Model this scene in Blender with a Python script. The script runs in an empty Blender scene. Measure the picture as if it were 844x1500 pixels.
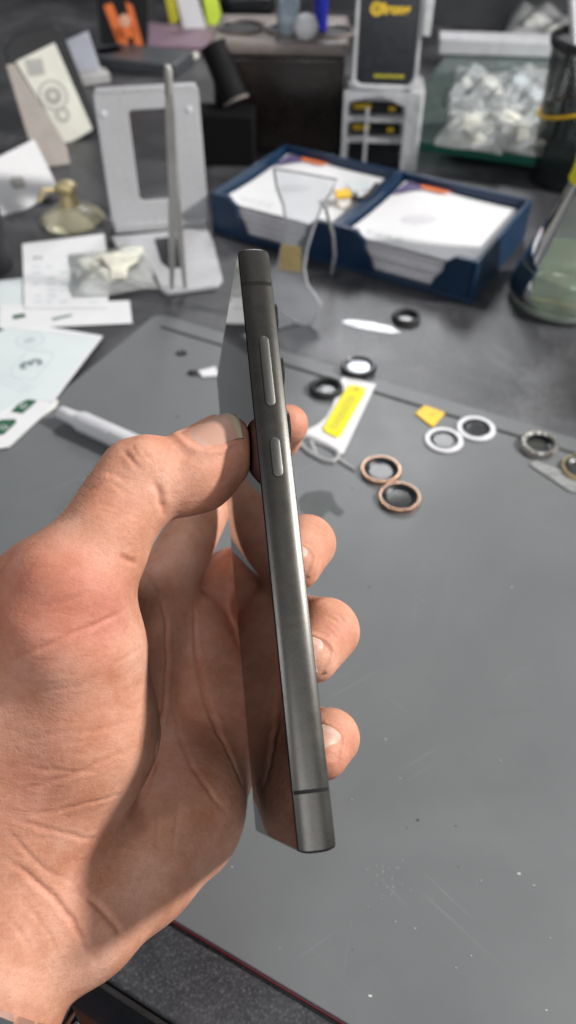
import bpy, bmesh, math, random
import numpy as np
from mathutils import Vector, Matrix
from mathutils.bvhtree import BVHTree

random.seed(4)
RNG = np.random.default_rng(4)
SC = bpy.context.scene
COL = SC.collection
PI = math.pi
S = 0.001                                   # everything is written in millimetres

# ------------------------------------------------------------------ camera geometry
F, CX, CY, CAMH = 1177.0, 422.0, 750.0, 304.0
K = CAMH / 330.0
CS = SN = math.sqrt(0.5)                    # pitched 45 degrees down


def c2w(p):                                 # camera mm (right, up, depth) -> world mm
    p = np.asarray(p, float)
    x, y, z = p[..., 0], p[..., 1], p[..., 2]
    return np.stack([x, z * CS + y * SN, CAMH + y * CS - z * SN], -1)


def P(px, py, d):                           # camera mm of a photo point at depth d
    return np.array([(px - CX) / F * d, -(py - CY) / F * d, d])


def ray(px, py):
    x, y = (px - CX) / F, -(py - CY) / F
    return np.array([x, CS + y * SN, y * CS - SN])


def at(px, py, z=0.0):                      # world mm where the sight line meets height z
    d = ray(px, py)
    return np.array([0, 0, CAMH]) + d * ((z - CAMH) / d[2])


def aty(px, py, y):
    d = ray(px, py)
    return np.array([0, 0, CAMH]) + d * (y / d[1])


# ------------------------------------------------------------------ object helpers
def mesh_of(name, verts, faces, mat=None, smooth=False):
    me = bpy.data.meshes.new(name)
    me.from_pydata([tuple(float(c) * S for c in v) for v in verts], [], [tuple(int(i) for i in f) for f in faces])
    me.validate()
    bm = bmesh.new(); bm.from_mesh(me)
    bmesh.ops.recalc_face_normals(bm, faces=bm.faces)
    bm.to_mesh(me); bm.free()
    if smooth:
        me.shade_smooth()
    if mat:
        me.materials.append(mat)
    return me


def link(name, me, parent=None, loc=(0, 0, 0)):
    o = bpy.data.objects.new(name, me)
    COL.objects.link(o)
    o.location = Vector(loc) * S
    if parent is not None:
        o.parent = parent
    return o


class MB:
    """collects shapes (mm), builds one mesh object"""

    def __init__(self):
        self.v, self.f, self.uv = [], [], {}

    def add(self, vs, fs):
        n = len(self.v)
        self.v += [tuple(map(float, q)) for q in vs]
        self.f += [tuple(int(i) + n for i in q) for q in fs]
        return self

    def box(self, c, s, rot=None):
        x, y, z = (k / 2 for k in s)
        vs = [(-x, -y, -z), (x, -y, -z), (x, y, -z), (-x, y, -z), (-x, -y, z), (x, -y, z), (x, y, z), (-x, y, z)]
        if rot is not None:
            vs = [tuple(rot @ Vector(q)) for q in vs]
        vs = [(q[0] + c[0], q[1] + c[1], q[2] + c[2]) for q in vs]
        return self.add(vs, [(0, 3, 2, 1), (4, 5, 6, 7), (0, 1, 5, 4), (1, 2, 6, 5), (2, 3, 7, 6), (3, 0, 4, 7)])

    def prism(self, pts, z0, z1, fr=None):
        """polygon (2-D) pushed from z0 to z1; fr maps (u,v,w)->xyz"""
        n = len(pts)
        vs = [(p[0], p[1], z0) for p in pts] + [(p[0], p[1], z1) for p in pts]
        if fr:
            vs = [fr(*q) for q in vs]
        fs = [tuple(range(n))[::-1], tuple(range(n, 2 * n))] + [(i, (i + 1) % n, n + (i + 1) % n, n + i) for i in range(n)]
        return self.add(vs, fs)

    def loops(self, loops, cap0=True, cap1=True, close=False):
        n = len(loops[0]); vs = [q for l in loops for q in l]; fs = []
        m = len(loops)
        for j in range(m if close else m - 1):
            k = (j + 1) % m
            for i in range(n):
                fs.append((j * n + i, j * n + (i + 1) % n, k * n + (i + 1) % n, k * n + i))
        if not close:
            if cap0: fs.append(tuple(range(n))[::-1])
            if cap1: fs.append(tuple(range((m - 1) * n, m * n)))
        return self.add(vs, fs)

    def lathe(self, prof, c=(0, 0, 0), n=40, cap0=False, cap1=False, sx=1, sy=1, close=False):
        ls = [[(c[0] + r * sx * math.cos(2 * PI * i / n), c[1] + r * sy * math.sin(2 * PI * i / n), c[2] + z) for i in range(n)] for r, z in prof]
        return self.loops(ls, cap0, cap1, close)

    def tube(self, pts, r, n=10, cap=True):
        pts = [np.asarray(p, float) for p in pts]
        rs = r if isinstance(r, (list, tuple)) else [r] * len(pts)
        ls = []
        up = None
        for i, p in enumerate(pts):
            a = pts[max(0, i - 1)]; b = pts[min(len(pts) - 1, i + 1)]
            d = (b - a) / (np.linalg.norm(b - a) + 1e-9)
            if up is None:
                up = np.array([0, 0, 1.0]) if abs(d[2]) < .9 else np.array([1.0, 0, 0])
            s = np.cross(d, up); s /= np.linalg.norm(s); up = np.cross(s, d)
            ls.append([p + rs[i] * (s * math.cos(2 * PI * k / n) + up * math.sin(2 * PI * k / n)) for k in range(n)])
        return self.loops(ls, cap, cap)

    def build(self, name, mat, parent=None, loc=(0, 0, 0), smooth=False, bevel=0, seg=2, angle=30):
        me = mesh_of(name, self.v, self.f, mat, smooth)
        if bevel:
            bm = bmesh.new(); bm.from_mesh(me)
            es = [e for e in bm.edges if len(e.link_faces) == 2 and e.calc_face_angle(0) > math.radians(angle)]
            for f_ in bm.faces: f_.smooth = False
            if es:
                res = bmesh.ops.bevel(bm, geom=es, offset=bevel * S, segments=seg, profile=.5, affect='EDGES', clamp_overlap=True)
                for f_ in res['faces']: f_.smooth = True
            bm.to_mesh(me); bm.free()
        o = link(name, me, parent, loc)
        if smooth:
            try:
                me.set_sharp_from_angle(angle=math.radians(38))
            except Exception:
                pass
        return o


def root(name, label, cat, loc=(0, 0, 0), rz=0.0, group=None):
    o = bpy.data.objects.new(name, None)
    COL.objects.link(o)
    o.empty_display_size = .01
    o.location = Vector(loc) * S
    o.rotation_euler = (0, 0, rz)
    tag(o, label, cat, group)
    return o


def tag(o, label, cat, group=None):
    o['label'] = label; o['category'] = cat
    if group: o['group'] = group
    return o


def structure(o):
    o['kind'] = 'structure'
    return o


def rrect(w, h, r, n=6, c=(0, 0)):
    pts = []
    for cx, cy, a in ((w / 2 - r, h / 2 - r, 0), (-w / 2 + r, h / 2 - r, 90), (-w / 2 + r, -h / 2 + r, 180), (w / 2 - r, -h / 2 + r, 270)):
        for k in range(n + 1):
            t = math.radians(a + 90 * k / n)
            pts.append((c[0] + cx + r * math.cos(t), c[1] + cy + r * math.sin(t)))
    return pts


def text_mesh(name, s, size, mat, parent, M, depth=.05, bold=0.0):
    cu = bpy.data.curves.new(name, 'FONT')
    cu.body = s; cu.size = size * S; cu.extrude = depth * S; cu.align_x = 'CENTER'; cu.align_y = 'CENTER'; cu.offset = bold * S
    t = bpy.data.objects.new(name, cu); COL.objects.link(t)
    bpy.context.view_layer.update()
    me = bpy.data.meshes.new_from_object(t.evaluated_get(bpy.context.evaluated_depsgraph_get()))
    bpy.data.objects.remove(t); bpy.data.curves.remove(cu)
    me.name = name; me.materials.clear(); me.materials.append(mat)
    o = link(name, me, parent)
    o.matrix_local = M
    return o


# ------------------------------------------------------------------ materials
def newmat(name):
    m = bpy.data.materials.new(name); m.use_nodes = True
    nt = m.node_tree
    return m, nt, nt.nodes['Principled BSDF']


def noise(nt, scale, detail=4, rough=.6, coord='Object', stretch=None, dist=0, turn=0):
    tc = nt.nodes.new('ShaderNodeTexCoord')
    out = tc.outputs[coord]
    if stretch:
        mp = nt.nodes.new('ShaderNodeMapping'); mp.inputs['Scale'].default_value = stretch
        if turn: mp.vector_type = 'TEXTURE'; mp.inputs['Rotation'].default_value = (0, 0, turn); mp.inputs['Scale'].default_value = tuple(1 / q for q in stretch)
        nt.links.new(out, mp.inputs['Vector']); out = mp.outputs['Vector']
    n = nt.nodes.new('ShaderNodeTexNoise')
    n.inputs['Scale'].default_value = scale; n.inputs['Detail'].default_value = detail; n.inputs['Roughness'].default_value = rough
    n.inputs['Distortion'].default_value = dist
    nt.links.new(out, n.inputs['Vector'])
    return n


def ramp(nt, src, stops):
    r = nt.nodes.new('ShaderNodeValToRGB')
    while len(r.color_ramp.elements) < len(stops): r.color_ramp.elements.new(.5)
    for e, (p, c) in zip(r.color_ramp.elements, stops):
        e.position = p; e.color = (*c, 1) if len(c) == 3 else c
    nt.links.new(src, r.inputs['Fac'])
    return r


def bump(nt, b, src, strength, dist=.0003, prev=None):
    bp = nt.nodes.new('ShaderNodeBump')
    bp.inputs['Strength'].default_value = strength; bp.inputs['Distance'].default_value = dist
    nt.links.new(src, bp.inputs['Height'])
    if prev is not None: nt.links.new(prev.outputs['Normal'], bp.inputs['Normal'])
    nt.links.new(bp.outputs['Normal'], b.inputs['Normal'])
    return bp


def pbr(name, col, rough=.5, metal=0.0, var=.12, scale=60, bstr=.0, bscale=400, bdist=.0002, spec=.5, rvar=.12, coat=0, **kw):
    m, nt, b = newmat(name)
    n = noise(nt, scale, 5)
    lo = tuple(c * (1 - var) for c in col); hi = tuple(min(1, c * (1 + var)) for c in col)
    r = ramp(nt, n.outputs['Fac'], [(.3, lo), (.7, hi)])
    nt.links.new(r.outputs['Color'], b.inputs['Base Color'])
    n2 = noise(nt, scale * 2.3, 4)
    mr = nt.nodes.new('ShaderNodeMapRange'); mr.inputs['To Min'].default_value = max(.02, rough - rvar); mr.inputs['To Max'].default_value = min(1, rough + rvar)
    nt.links.new(n2.outputs['Fac'], mr.inputs['Value']); nt.links.new(mr.outputs['Result'], b.inputs['Roughness'])
    b.inputs['Metallic'].default_value = metal
    b.inputs['Specular IOR Level'].default_value = spec
    b.inputs['Coat Weight'].default_value = coat
    if bstr: bump(nt, b, noise(nt, bscale, 3).outputs['Fac'], bstr, bdist)
    for k, v in kw.items(): b.inputs[k].default_value = v
    return m


def clear(name, tint=(1, 1, 1), gloss=.25, haze=.08, hazecol=(.9, .92, .95), rough=.06):
    """thin clear plastic or glass: see-through with a fresnel sheen and a little milky scatter"""
    m, nt, b = newmat(name)
    nt.nodes.remove(b)
    tr = nt.nodes.new('ShaderNodeBsdfTransparent'); tr.inputs['Color'].default_value = (*tint, 1)
    gl = nt.nodes.new('ShaderNodeBsdfGlossy'); gl.inputs['Roughness'].default_value = rough
    df = nt.nodes.new('ShaderNodeBsdfDiffuse'); df.inputs['Color'].default_value = (*hazecol, 1)
    lw = nt.nodes.new('ShaderNodeLayerWeight'); lw.inputs['Blend'].default_value = gloss
    n = noise(nt, 90, 4); mr = nt.nodes.new('ShaderNodeMapRange')
    mr.inputs['To Min'].default_value = haze * .4; mr.inputs['To Max'].default_value = haze * 1.6
    nt.links.new(n.outputs['Fac'], mr.inputs['Value'])
    m1 = nt.nodes.new('ShaderNodeMixShader'); m2 = nt.nodes.new('ShaderNodeMixShader')
    nt.links.new(mr.outputs['Result'], m1.inputs['Fac']); nt.links.new(tr.outputs[0], m1.inputs[1]); nt.links.new(df.outputs[0], m1.inputs[2])
    nt.links.new(lw.outputs['Fresnel'], m2.inputs['Fac']); nt.links.new(m1.outputs[0], m2.inputs[1]); nt.links.new(gl.outputs[0], m2.inputs[2])
    nt.links.new(m2.outputs[0], nt.nodes['Material Output'].inputs['Surface'])
    return m


def desk_mat(name='dark_marble'):
    m, nt, b = newmat(name)
    n = noise(nt, 9, 9, .68, dist=1.2)
    r = ramp(nt, n.outputs['Fac'], [(.33, (.016, .017, .020)), (.5, (.040, .041, .046)), (.62, (.080, .081, .09)), (.78, (.14, .14, .155))])
    n2 = noise(nt, 420, 5, .7)
    mx = nt.nodes.new('ShaderNodeMixRGB'); mx.blend_type = 'OVERLAY'; mx.inputs['Fac'].default_value = .55
    nt.links.new(r.outputs['Color'], mx.inputs[1]); nt.links.new(n2.outputs['Fac'], mx.inputs[2])
    n4 = noise(nt, 900, 6, .75)
    r4 = ramp(nt, n4.outputs['Fac'], [(.50, (0, 0, 0)), (.68, (.16, .16, .17))])
    ad = nt.nodes.new('ShaderNodeMixRGB'); ad.blend_type = 'ADD'; ad.inputs['Fac'].default_value = .45
    nt.links.new(mx.outputs[0], ad.inputs[1]); nt.links.new(r4.outputs['Color'], ad.inputs[2])
    nt.links.new(ad.outputs[0], b.inputs['Base Color'])
    b.inputs['Roughness'].default_value = .40
    bump(nt, b, n2.outputs['Fac'], .25, .0003)
    return m


def rubber():
    m, nt, b = newmat('grey_rubber')
    n = noise(nt, 7, 6, .6, dist=.6)
    r = ramp(nt, n.outputs['Fac'], [(.3, (.119, .128, .134)), (.7, (.154, .163, .169))])
    n3 = noise(nt, 60, 8, .75)
    r3 = ramp(nt, n3.outputs['Fac'], [(.66, (0, 0, 0)), (.8, (1, 1, 1))])
    mx = nt.nodes.new('ShaderNodeMixRGB'); mx.blend_type = 'MIX'
    nt.links.new(r3.outputs['Color'], mx.inputs['Fac'])
    mx.inputs[2].default_value = (.20, .21, .213, 1)
    nt.links.new(r.outputs['Color'], mx.inputs[1]); nt.links.new(mx.outputs[0], b.inputs['Base Color'])
    last = mx.outputs[0]
    for st, tu_, lo_ in (((3, 150, 1), .55, .69), ((4, 130, 1), 1.35, .70), ((3, 170, 1), -.8, .70), ((60, 66, 1), .2, .73)):
        ns = noise(nt, 4, 3, .5, stretch=st, dist=.25, turn=tu_); rs = ramp(nt, ns.outputs['Fac'], [(lo_, (0, 0, 0)), (lo_ + .05, (.45, .45, .45))])
        ms_ = nt.nodes.new('ShaderNodeMixRGB'); ms_.inputs[2].default_value = (.225, .235, .24, 1)
        nt.links.new(rs.outputs['Color'], ms_.inputs['Fac']); nt.links.new(last, ms_.inputs[1]); last = ms_.outputs[0]
    nd = noise(nt, 16, 7, .7, dist=1.5); rd = ramp(nt, nd.outputs['Fac'], [(.60, (0, 0, 0)), (.72, (.5, .5, .5))])
    md_ = nt.nodes.new('ShaderNodeMixRGB'); md_.inputs[2].default_value = (.115, .122, .126, 1)
    nt.links.new(rd.outputs['Color'], md_.inputs['Fac']); nt.links.new(last, md_.inputs[1]); nt.links.new(md_.outputs[0], b.inputs['Base Color'])
    n2 = noise(nt, 22, 6); mr = nt.nodes.new('ShaderNodeMapRange'); mr.inputs['To Min'].default_value = .30; mr.inputs['To Max'].default_value = .60
    nt.links.new(n2.outputs['Fac'], mr.inputs['Value']); nt.links.new(mr.outputs['Result'], b.inputs['Roughness'])
    bump(nt, b, noise(nt, 1500, 2).outputs['Fac'], .12, .0001)
    return m


M = {}
M['desk'] = desk_mat()
M['mat'] = rubber()
M['groove'] = pbr('dark_rubber', (.055, .057, .058), .6, bstr=.1)
M['piping'] = pbr('red_piping', (.085, .008, .014), .5)
M['wall'] = pbr('dark_grey_wall', (.075, .078, .085), .6, var=.45, scale=9, bstr=.3, bscale=90)
M['floor'] = pbr('dark_floor', (.012, .014, .02), .6)
M['navy'] = pbr('navy_panel', (.012, .018, .032), .45)
M['brown'] = pbr('brown_wood', (.09, .028, .012), .5, var=.3)
M['edge_metal'] = pbr('brushed_edge', (.16, .16, .17), .4, 1.0)
M['white'] = pbr('white_paper', (.73, .735, .755), .7, var=.03, bstr=.05)
M['page_edge'] = pbr('paper_edges', (.62, .62, .65), .8, var=.1, scale=300)
M['white_plastic'] = pbr('white_plastic', (.72, .725, .76), .35, var=.04)
M['stand_white'] = pbr('satin_white_acrylic', (.47, .475, .495), .28, var=.05, scale=30)
M['cream'] = pbr('cream_card', (.70, .70, .62), .6, var=.06)
M['beige'] = pbr('beige_card', (.42, .38, .35), .55, var=.1)
M['grey_print'] = pbr('grey_print', (.40, .40, .38), .7)
M['pale_blue'] = pbr('pale_blue_film', (.68, .745, .76), .35, var=.05, scale=25, coat=.15)
M['green'] = pbr('green_print', (.022, .105, .055), .5)
M['grey_text'] = pbr('grey_text', (.20, .26, .26), .6)
M['pale_text'] = pbr('pale_text', (.52, .60, .62), .6)
M['black'] = pbr('black_plastic', (.010, .011, .013), .35)
M['black_soft'] = pbr('black_matt', (.016, .017, .019), .6)
M['blue_tray'] = pbr('navy_blue_plastic', (.005, .027, .070), .36, var=.15, scale=30)
M['yellow'] = pbr('yellow_plastic', (.85, .52, .01), .45)
M['lemon'] = pbr('lemon_yellow', (.80, .72, .008), .5, var=.06, spec=.25)
M['lemon_dark'] = pbr('olive_yellow', (.50, .46, .02), .5)
M['logo'] = pbr('yellow_print', (.75, .50, .02), .5)
M['orange'] = pbr('orange_print', (.80, .19, .05), .5)
M['purple'] = pbr('purple_print', (.10, .07, .18), .5)
M['mauve'] = pbr('mauve_cover', (.22, .14, .19), .5)
M['lime'] = pbr('lime_tag', (.60, .78, .06), .5)
M['blue_pen'] = pbr('blue_plastic', (.012, .018, .30), .3)
M['dark_brown'] = pbr('dark_brown_acrylic', (.020, .0145, .012), .26, var=.25)
M['taupe'] = pbr('taupe_rim', (.21, .18, .165), .4)
M['steel'] = pbr('brushed_steel', (.55, .53, .50), .26, 1.0, var=.1, bstr=.05)
M['steel_pale'] = pbr('satin_steel', (.66, .65, .62), .42, .85, var=.08)
M['blob_pale'] = pbr('pale_reflection', (.72, .76, .78), .28, .3)  # pale colour standing in for a bright reflection
M['pale_metal'] = pbr('pale_metal', (.50, .50, .505), .38, .35)
M['chrome'] = pbr('chrome', (.72, .73, .75), .12, 1.0, var=.03)
M['copper'] = pbr('rose_gold_metal', (.52, .325, .22), .28, 1.0, var=.08)
M['brass'] = pbr('brass', (.60, .50, .27), .42, .35)
M['lens_glass'] = clear('lens_cover_glass', (.40, .42, .44), .26, .05)
M['mirror_lens'] = pbr('bright_lens_glass', (.80, .85, .95), .30, .9)
M['acrylic'] = clear('clear_acrylic', (.95, .96, .97), .24, .08, rough=.05)
M['acrylic_edge'] = clear('acrylic_edge', (.90, .92, .94), .35, .48, (.90, .91, .94))
M['bag'] = clear('plastic_bag', (.95, .97, .97), .3, .30, (.85, .87, .87), .15)
M['film'] = clear('clear_film', (.97, .97, .98), .3, .16, (.8, .82, .84), .12)
M['packet_film'] = clear('packet_film', (.93, .95, .96), .2, .26, (.86, .89, .91), .34)
M['packet_milk'] = clear('milky_film', (.92, .94, .94), .2, .36, (.82, .84, .82), .34)
M['amber'] = clear('amber_rubber', (.95, .92, .80), .2, .22, (.74, .70, .50), .25)
M['glass'] = clear('flask_glass', (.96, .98, .965), .38, .17, (.74, .80, .75), .03)
M['liquid'] = clear('green_liquid', (.92, .98, .88), .24, .10, (.78, .92, .68), .03)
M['green_glass'] = clear('shelf_glass', (.82, .93, .90), .25, .16, (.45, .60, .57), .04)
M['glass_edge'] = pbr('glass_shelf_edge', (.010, .10, .070), .2)
M['bag_fill'] = pbr('pale_parts', (.74, .73, .63), .6, var=.35, scale=70)
M['speck'] = pbr('dust_speck', (.55, .56, .56), .7)


def mesh_cup():
    m, nt, b = newmat('black_wire_mesh')
    uv = nt.nodes.new('ShaderNodeUVMap')
    sp = nt.nodes.new('ShaderNodeSeparateXYZ'); nt.links.new(uv.outputs[0], sp.inputs[0])

    def wave(sx, sy):
        a = nt.nodes.new('ShaderNodeMath'); a.operation = 'MULTIPLY'; a.inputs[1].default_value = sx; nt.links.new(sp.outputs['X'], a.inputs[0])
        c = nt.nodes.new('ShaderNodeMath'); c.operation = 'MULTIPLY_ADD'; c.inputs[1].default_value = sy; nt.links.new(sp.outputs['Y'], c.inputs[0]); nt.links.new(a.outputs[0], c.inputs[2])
        s = nt.nodes.new('ShaderNodeMath'); s.operation = 'FRACT'; nt.links.new(c.outputs[0], s.inputs[0])
        g = nt.nodes.new('ShaderNodeMath'); g.operation = 'GREATER_THAN'; g.inputs[1].default_value = .46; nt.links.new(s.outputs[0], g.inputs[0])
        return g
    a, c = wave(58, 25), wave(58, -25)
    mul = nt.nodes.new('ShaderNodeMath'); mul.operation = 'MULTIPLY'; nt.links.new(a.outputs[0], mul.inputs[0]); nt.links.new(c.outputs[0], mul.inputs[1])
    tr = nt.nodes.new('ShaderNodeBsdfTransparent'); mx = nt.nodes.new('ShaderNodeMixShader')
    b.inputs['Base Color'].default_value = (.014, .014, .015, 1); b.inputs['Roughness'].default_value = .3
    nt.links.new(mul.outputs[0], mx.inputs['Fac']); nt.links.new(b.outputs[0], mx.inputs[1]); nt.links.new(tr.outputs[0], mx.inputs[2])
    nt.links.new(mx.outputs[0], nt.nodes['Material Output'].inputs['Surface'])
    return m


M['wire_mesh'] = mesh_cup()

# ------------------------------------------------------------------ setting: desk, wall, floor
DB = np.array([.8838, -.4679, 0]); DN = np.array([.4679, .8838, 0])      # along the desk / away from the viewer


def dw(b, n, z):
    return DB * b + DN * n + np.array([0, 0, z])


DZ = -2.0                                    # desk surface; the mat's top is z = 0
N0 = 46.0 * K
mb = MB(); mb.prism([(-1500, N0), (1700, N0), (1700, 1250), (-1500, 1250)], -32, DZ, dw)
structure(mb.build('desk_top', M['desk'], bevel=1.2))
mb = MB(); mb.prism([(-1500, N0 - 2.6), (1700, N0 - 2.6), (1700, N0 - .3), (-1500, N0 - .3)], -30, DZ - 1.6, dw)
structure(mb.build('desk_edge_trim', M['edge_metal'], bevel=.5))
mb = MB(); mb.prism([(-1500, 56), (1700, 56), (1700, 90), (-1500, 90)], -420, -36, dw)
structure(mb.build('desk_front_panel', M['navy']))
mb = MB(); mb.prism([(-2500, -1800), (2500, -1800), (2500, 2200), (-2500, 2200)], -760, -740, dw)
structure(mb.build('floor', M['floor']))
mb = MB(); mb.prism([(-1600, 1205), (1800, 1205), (1800, 1225), (-1600, 1225)], DZ + .5, 210, dw)
structure(mb.build('wall', M['wall']))
mb = MB()
q = at(108, 1496, -260)
mb.box((q[0], q[1], -262), (46, 60, 20), Matrix.Rotation(-.5, 3, 'Z'))
tag(mb.build('wooden_stool', M['brown'], bevel=3), 'reddish brown wooden block below the desk edge beside the wrist', 'stool')

# the work mat
mo = root('work_mat', 'large grey rubber work mat with a grooved border lying on the dark desk', 'mat', (0, 0, 0))
c0 = at(230, 458)
b0 = float(c0 @ DB); n1 = float(c0 @ DN)
mfront = 74.5 * K
MR = 9
pts = [(b0, mfront), (b0 + 640, mfront), (b0 + 640, n1)]
pts += [(b0 + MR - MR * math.sin(t), n1 - MR + MR * math.cos(t)) for t in np.linspace(0, PI / 2, 6)]
mb = MB(); mb.prism(pts, DZ + .02, 0, dw)
mb.build('mat_sheet', M['mat'], mo, bevel=.5)
mb = MB(); g = 13
mb.prism([(b0 + g, n1 - g - 2.2), (b0 + 640, n1 - g - 2.2), (b0 + 640, n1 - g), (b0 + g, n1 - g)], .02, .75, dw)
mb.build('border_ridge', M['groove'], mo, bevel=.3)
mb = MB(); mb.prism([(b0 + 4, mfront - .8), (b0 + 640, mfront - .8), (b0 + 640, mfront - .05), (b0 + 4, mfront - .05)], DZ + .05, -.4, dw)
mb.build('edge_piping', M['piping'], mo, bevel=.3)
# specks of dust pressed in the mat surface
mb = MB()
for px, py, r in ((760, 1280, 1.0), (542, 1459, .95), (608, 1360, .5), (579, 1350, .4), (750, 860, .7), (565, 1083, .6), (733, 1114, .5), (800, 1480, .6), (690, 1400, .4),
                  (620, 880, .4), (586, 1140, .4), (515, 1172, .4), (340, 1270, .5), (410, 1390, .3), (668, 1418, .35), (705, 1290, .45), (782, 1297, .5), (806, 1374, .4), (520, 645, .3)):
    q = at(px, py, 0); a = random.random() * 3
    mb.lathe([(r * .62, .02), (r * .5, .25), (.01, .32)], (q[0], q[1], 0), 7, sx=1.3, sy=.7)
for k in range(26):
    px, py = random.gauss(570, 16), random.gauss(1285, 15)
    q = at(px, py, 0)
    mb.lathe([(.16, .02), (.1, .12)], (q[0], q[1], 0), 5, cap1=True)
o = mb.build('dust', M['speck']); tag(o, 'pale dust specks and crumbs scattered over the grey mat', 'dust'); o['kind'] = 'stuff'
mb = MB()
for px, py, r in ((612, 1201, .9), (517, 1392, .3), (541, 860, .7), (668, 1210, .4), (260, 610, 1.2), (462, 510, .8), (517, 716, .6), (596, 1212, .3), (672, 1270, .35)):
    q = at(px, py, 0); mb.lathe([(r * .7, .02), (r * .5, .3), (.01, .4)], (q[0], q[1], 0), 7, sy=.6)
o = mb.build('dirt', M['black_soft']); tag(o, 'tiny dark crumbs scattered on the grey mat', 'crumbs'); o['kind'] = 'stuff'


# ------------------------------------------------------------------ small flat things on the mat
def flat(name, pxs, z0, z1, mat, parent=None, bevel=0, sub=None):
    """a thin sheet lying flat, its outline given by the points of the desk it covers"""
    pts = [at(x, y, z0)[:2] for x, y in pxs]
    c = np.mean(pts, 0) if parent is None else np.zeros(2)
    mb = MB(); mb.prism([p - c for p in pts], z0 if parent is not None else 0, z1 if parent is not None else z1 - z0)
    return mb.build(name, mat, parent, (0, 0, 0) if parent is not None else (c[0], c[1], z0), bevel=bevel)


GR = 'phone lens rings lying on the mat'


def lens_ring(px, py, R, label, metal, style, z=0.0):
    q = at(px, py, z)
    t = root('lens_ring', label, 'lens ring', (q[0], q[1], z + .02), random.random() * 6, GR)
    H = 3.0
    if style == 'gold':
        mb = MB(); mb.lathe([(R - 1.5, .2), (R - .5, 0), (R, .5), (R, H - .6), (R - .4, H), (R - .9, H), (R - 1.5, H - .5)], n=48, close=True)
        mb.build('rim', metal, t, smooth=True)
        mb = MB(); mb.lathe([(R - 1.55, .3), (R - 1.55, H - .5), (R - 1.0, H + .12), (R - 1.9, H), (R - 4.5, H - 1.9), (R - 4.5, .3)], n=48, close=True)
        mb.build('inner_ring', M['black'], t, smooth=True)
        mb = MB(); mb.lathe([(R - 4.55, .95), (.01, .95)], n=40); mb.build('lens_glass', M['lens_glass'], t)
    elif style == 'white':
        H = 1.6
        mb = MB(); mb.lathe([(R - 3.1, .1), (R - .4, 0), (R, .4), (R - .3, H - .3), (R - 1.0, H), (R - 2.5, H), (R - 3.1, H - .3)], n=48, close=True)
        mb.build('rim', metal, t, smooth=True)
        mb = MB(); mb.lathe([(R - 3.12, .1), (R - 3.12, H - .3), (R - 3.4, H - .1), (R - 5.2, .7), (R - 5.2, .1)], n=48, close=True)
        mb.build('inner_ring', M['black'], t, smooth=True)
        mb = MB(); mb.lathe([(R - 5.22, .6), (.01, .6)], n=40); mb.build('lens_glass', M['lens_glass'], t)
    else:
        H = 4.0
        mb = MB(); mb.lathe([(R - 3.2, .1), (R - .6, 0), (R, .6), (R - .2, H - 1.2), (R - 1.2, H), (R - 2.4, H), (R - 3.2, H - .8)], n=48, close=True)
        mb.build('rim', metal, t, smooth=True)
        mb = MB(); mb.lathe([(R - 3.22, .3), (R - 3.22, H - 1.0), (R - 3.8, H - .8), (R - 4.6, 1.0), (R - 4.6, .3)], n=48, close=True)
        mb.build('inner_ring', M['black'], t, smooth=True)
        mb = MB(); mb.lathe([(R - 4.6, H - 1.6 if style == 'lens' else .8), (.01, H - .6 if style == 'lens' else .8)], n=40)
        mb.build('lens_glass', M['mirror_lens'] if style == 'lens' else M['lens_glass'], t, smooth=True)
    return t


lens_ring(558, 692, 11.1, 'rose gold rimmed lens ring touching the tip of the sim pin', M['copper'], 'gold')
lens_ring(585, 732, 11.2, 'rose gold rimmed lens ring lying nearest the fingers of the hand', M['copper'], 'gold')
lens_ring(650, 646, 11.4, 'flat white lens ring just below the yellow chip', M['white_plastic'], 'white')
lens_ring(697, 629, 11.6, 'flat white lens ring beside the mat border ridge', M['white_plastic'], 'white')
lens_ring(789, 655, 11.2, 'black lens ring with a shiny silver edge above the clear strip', M['steel'], 'dark')
lens_ring(478, 572, 10.8, 'plain black lens ring half under the white sticker', M['black_soft'], 'dark')
lens_ring(595, 468, 10.3, 'small black lens ring lying beyond the mat near the blue tray', M['black_soft'], 'dark', DZ)
lens_ring(525, 541, 11.6, 'black lens ring whose glass reflects bright white light', M['black'], 'lens', .8)
lens_ring(851, 689, 10.9, 'gold and white lens ring cut by the right edge of the photo', M['brass'], 'gold')
q = at(810, 655, 0)  # oval blob added as the bright reflection on the silver edged ring
mb = MB(); mb.lathe([(4.2, 0), (4.0, .5), (2.5, 1.2), (.01, 1.5)], n=24, sx=.8, sy=1.25)
tag(mb.build('reflection_blob', M['blob_pale'], None, (q[0], q[1], .02), smooth=True), 'pale oval blob standing in for the bright reflection on the black lens ring', 'reflection')

# yellow microchip card
o = flat('memory_card', [(608, 607), (622, 595), (652, 606), (634, 627)], .02, 1.0, M['yellow'], None, .2)
tag(o, 'small bright yellow chip card above the white rings', 'memory card')
mb = MB(); mb.lathe([(2.4, 1.05), (.01, 1.06)], (1.5, -.8, 0), 12, sy=.7); mb.build('contact_mark', M['yellow'] if False else M['lemon_dark'], o)

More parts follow.
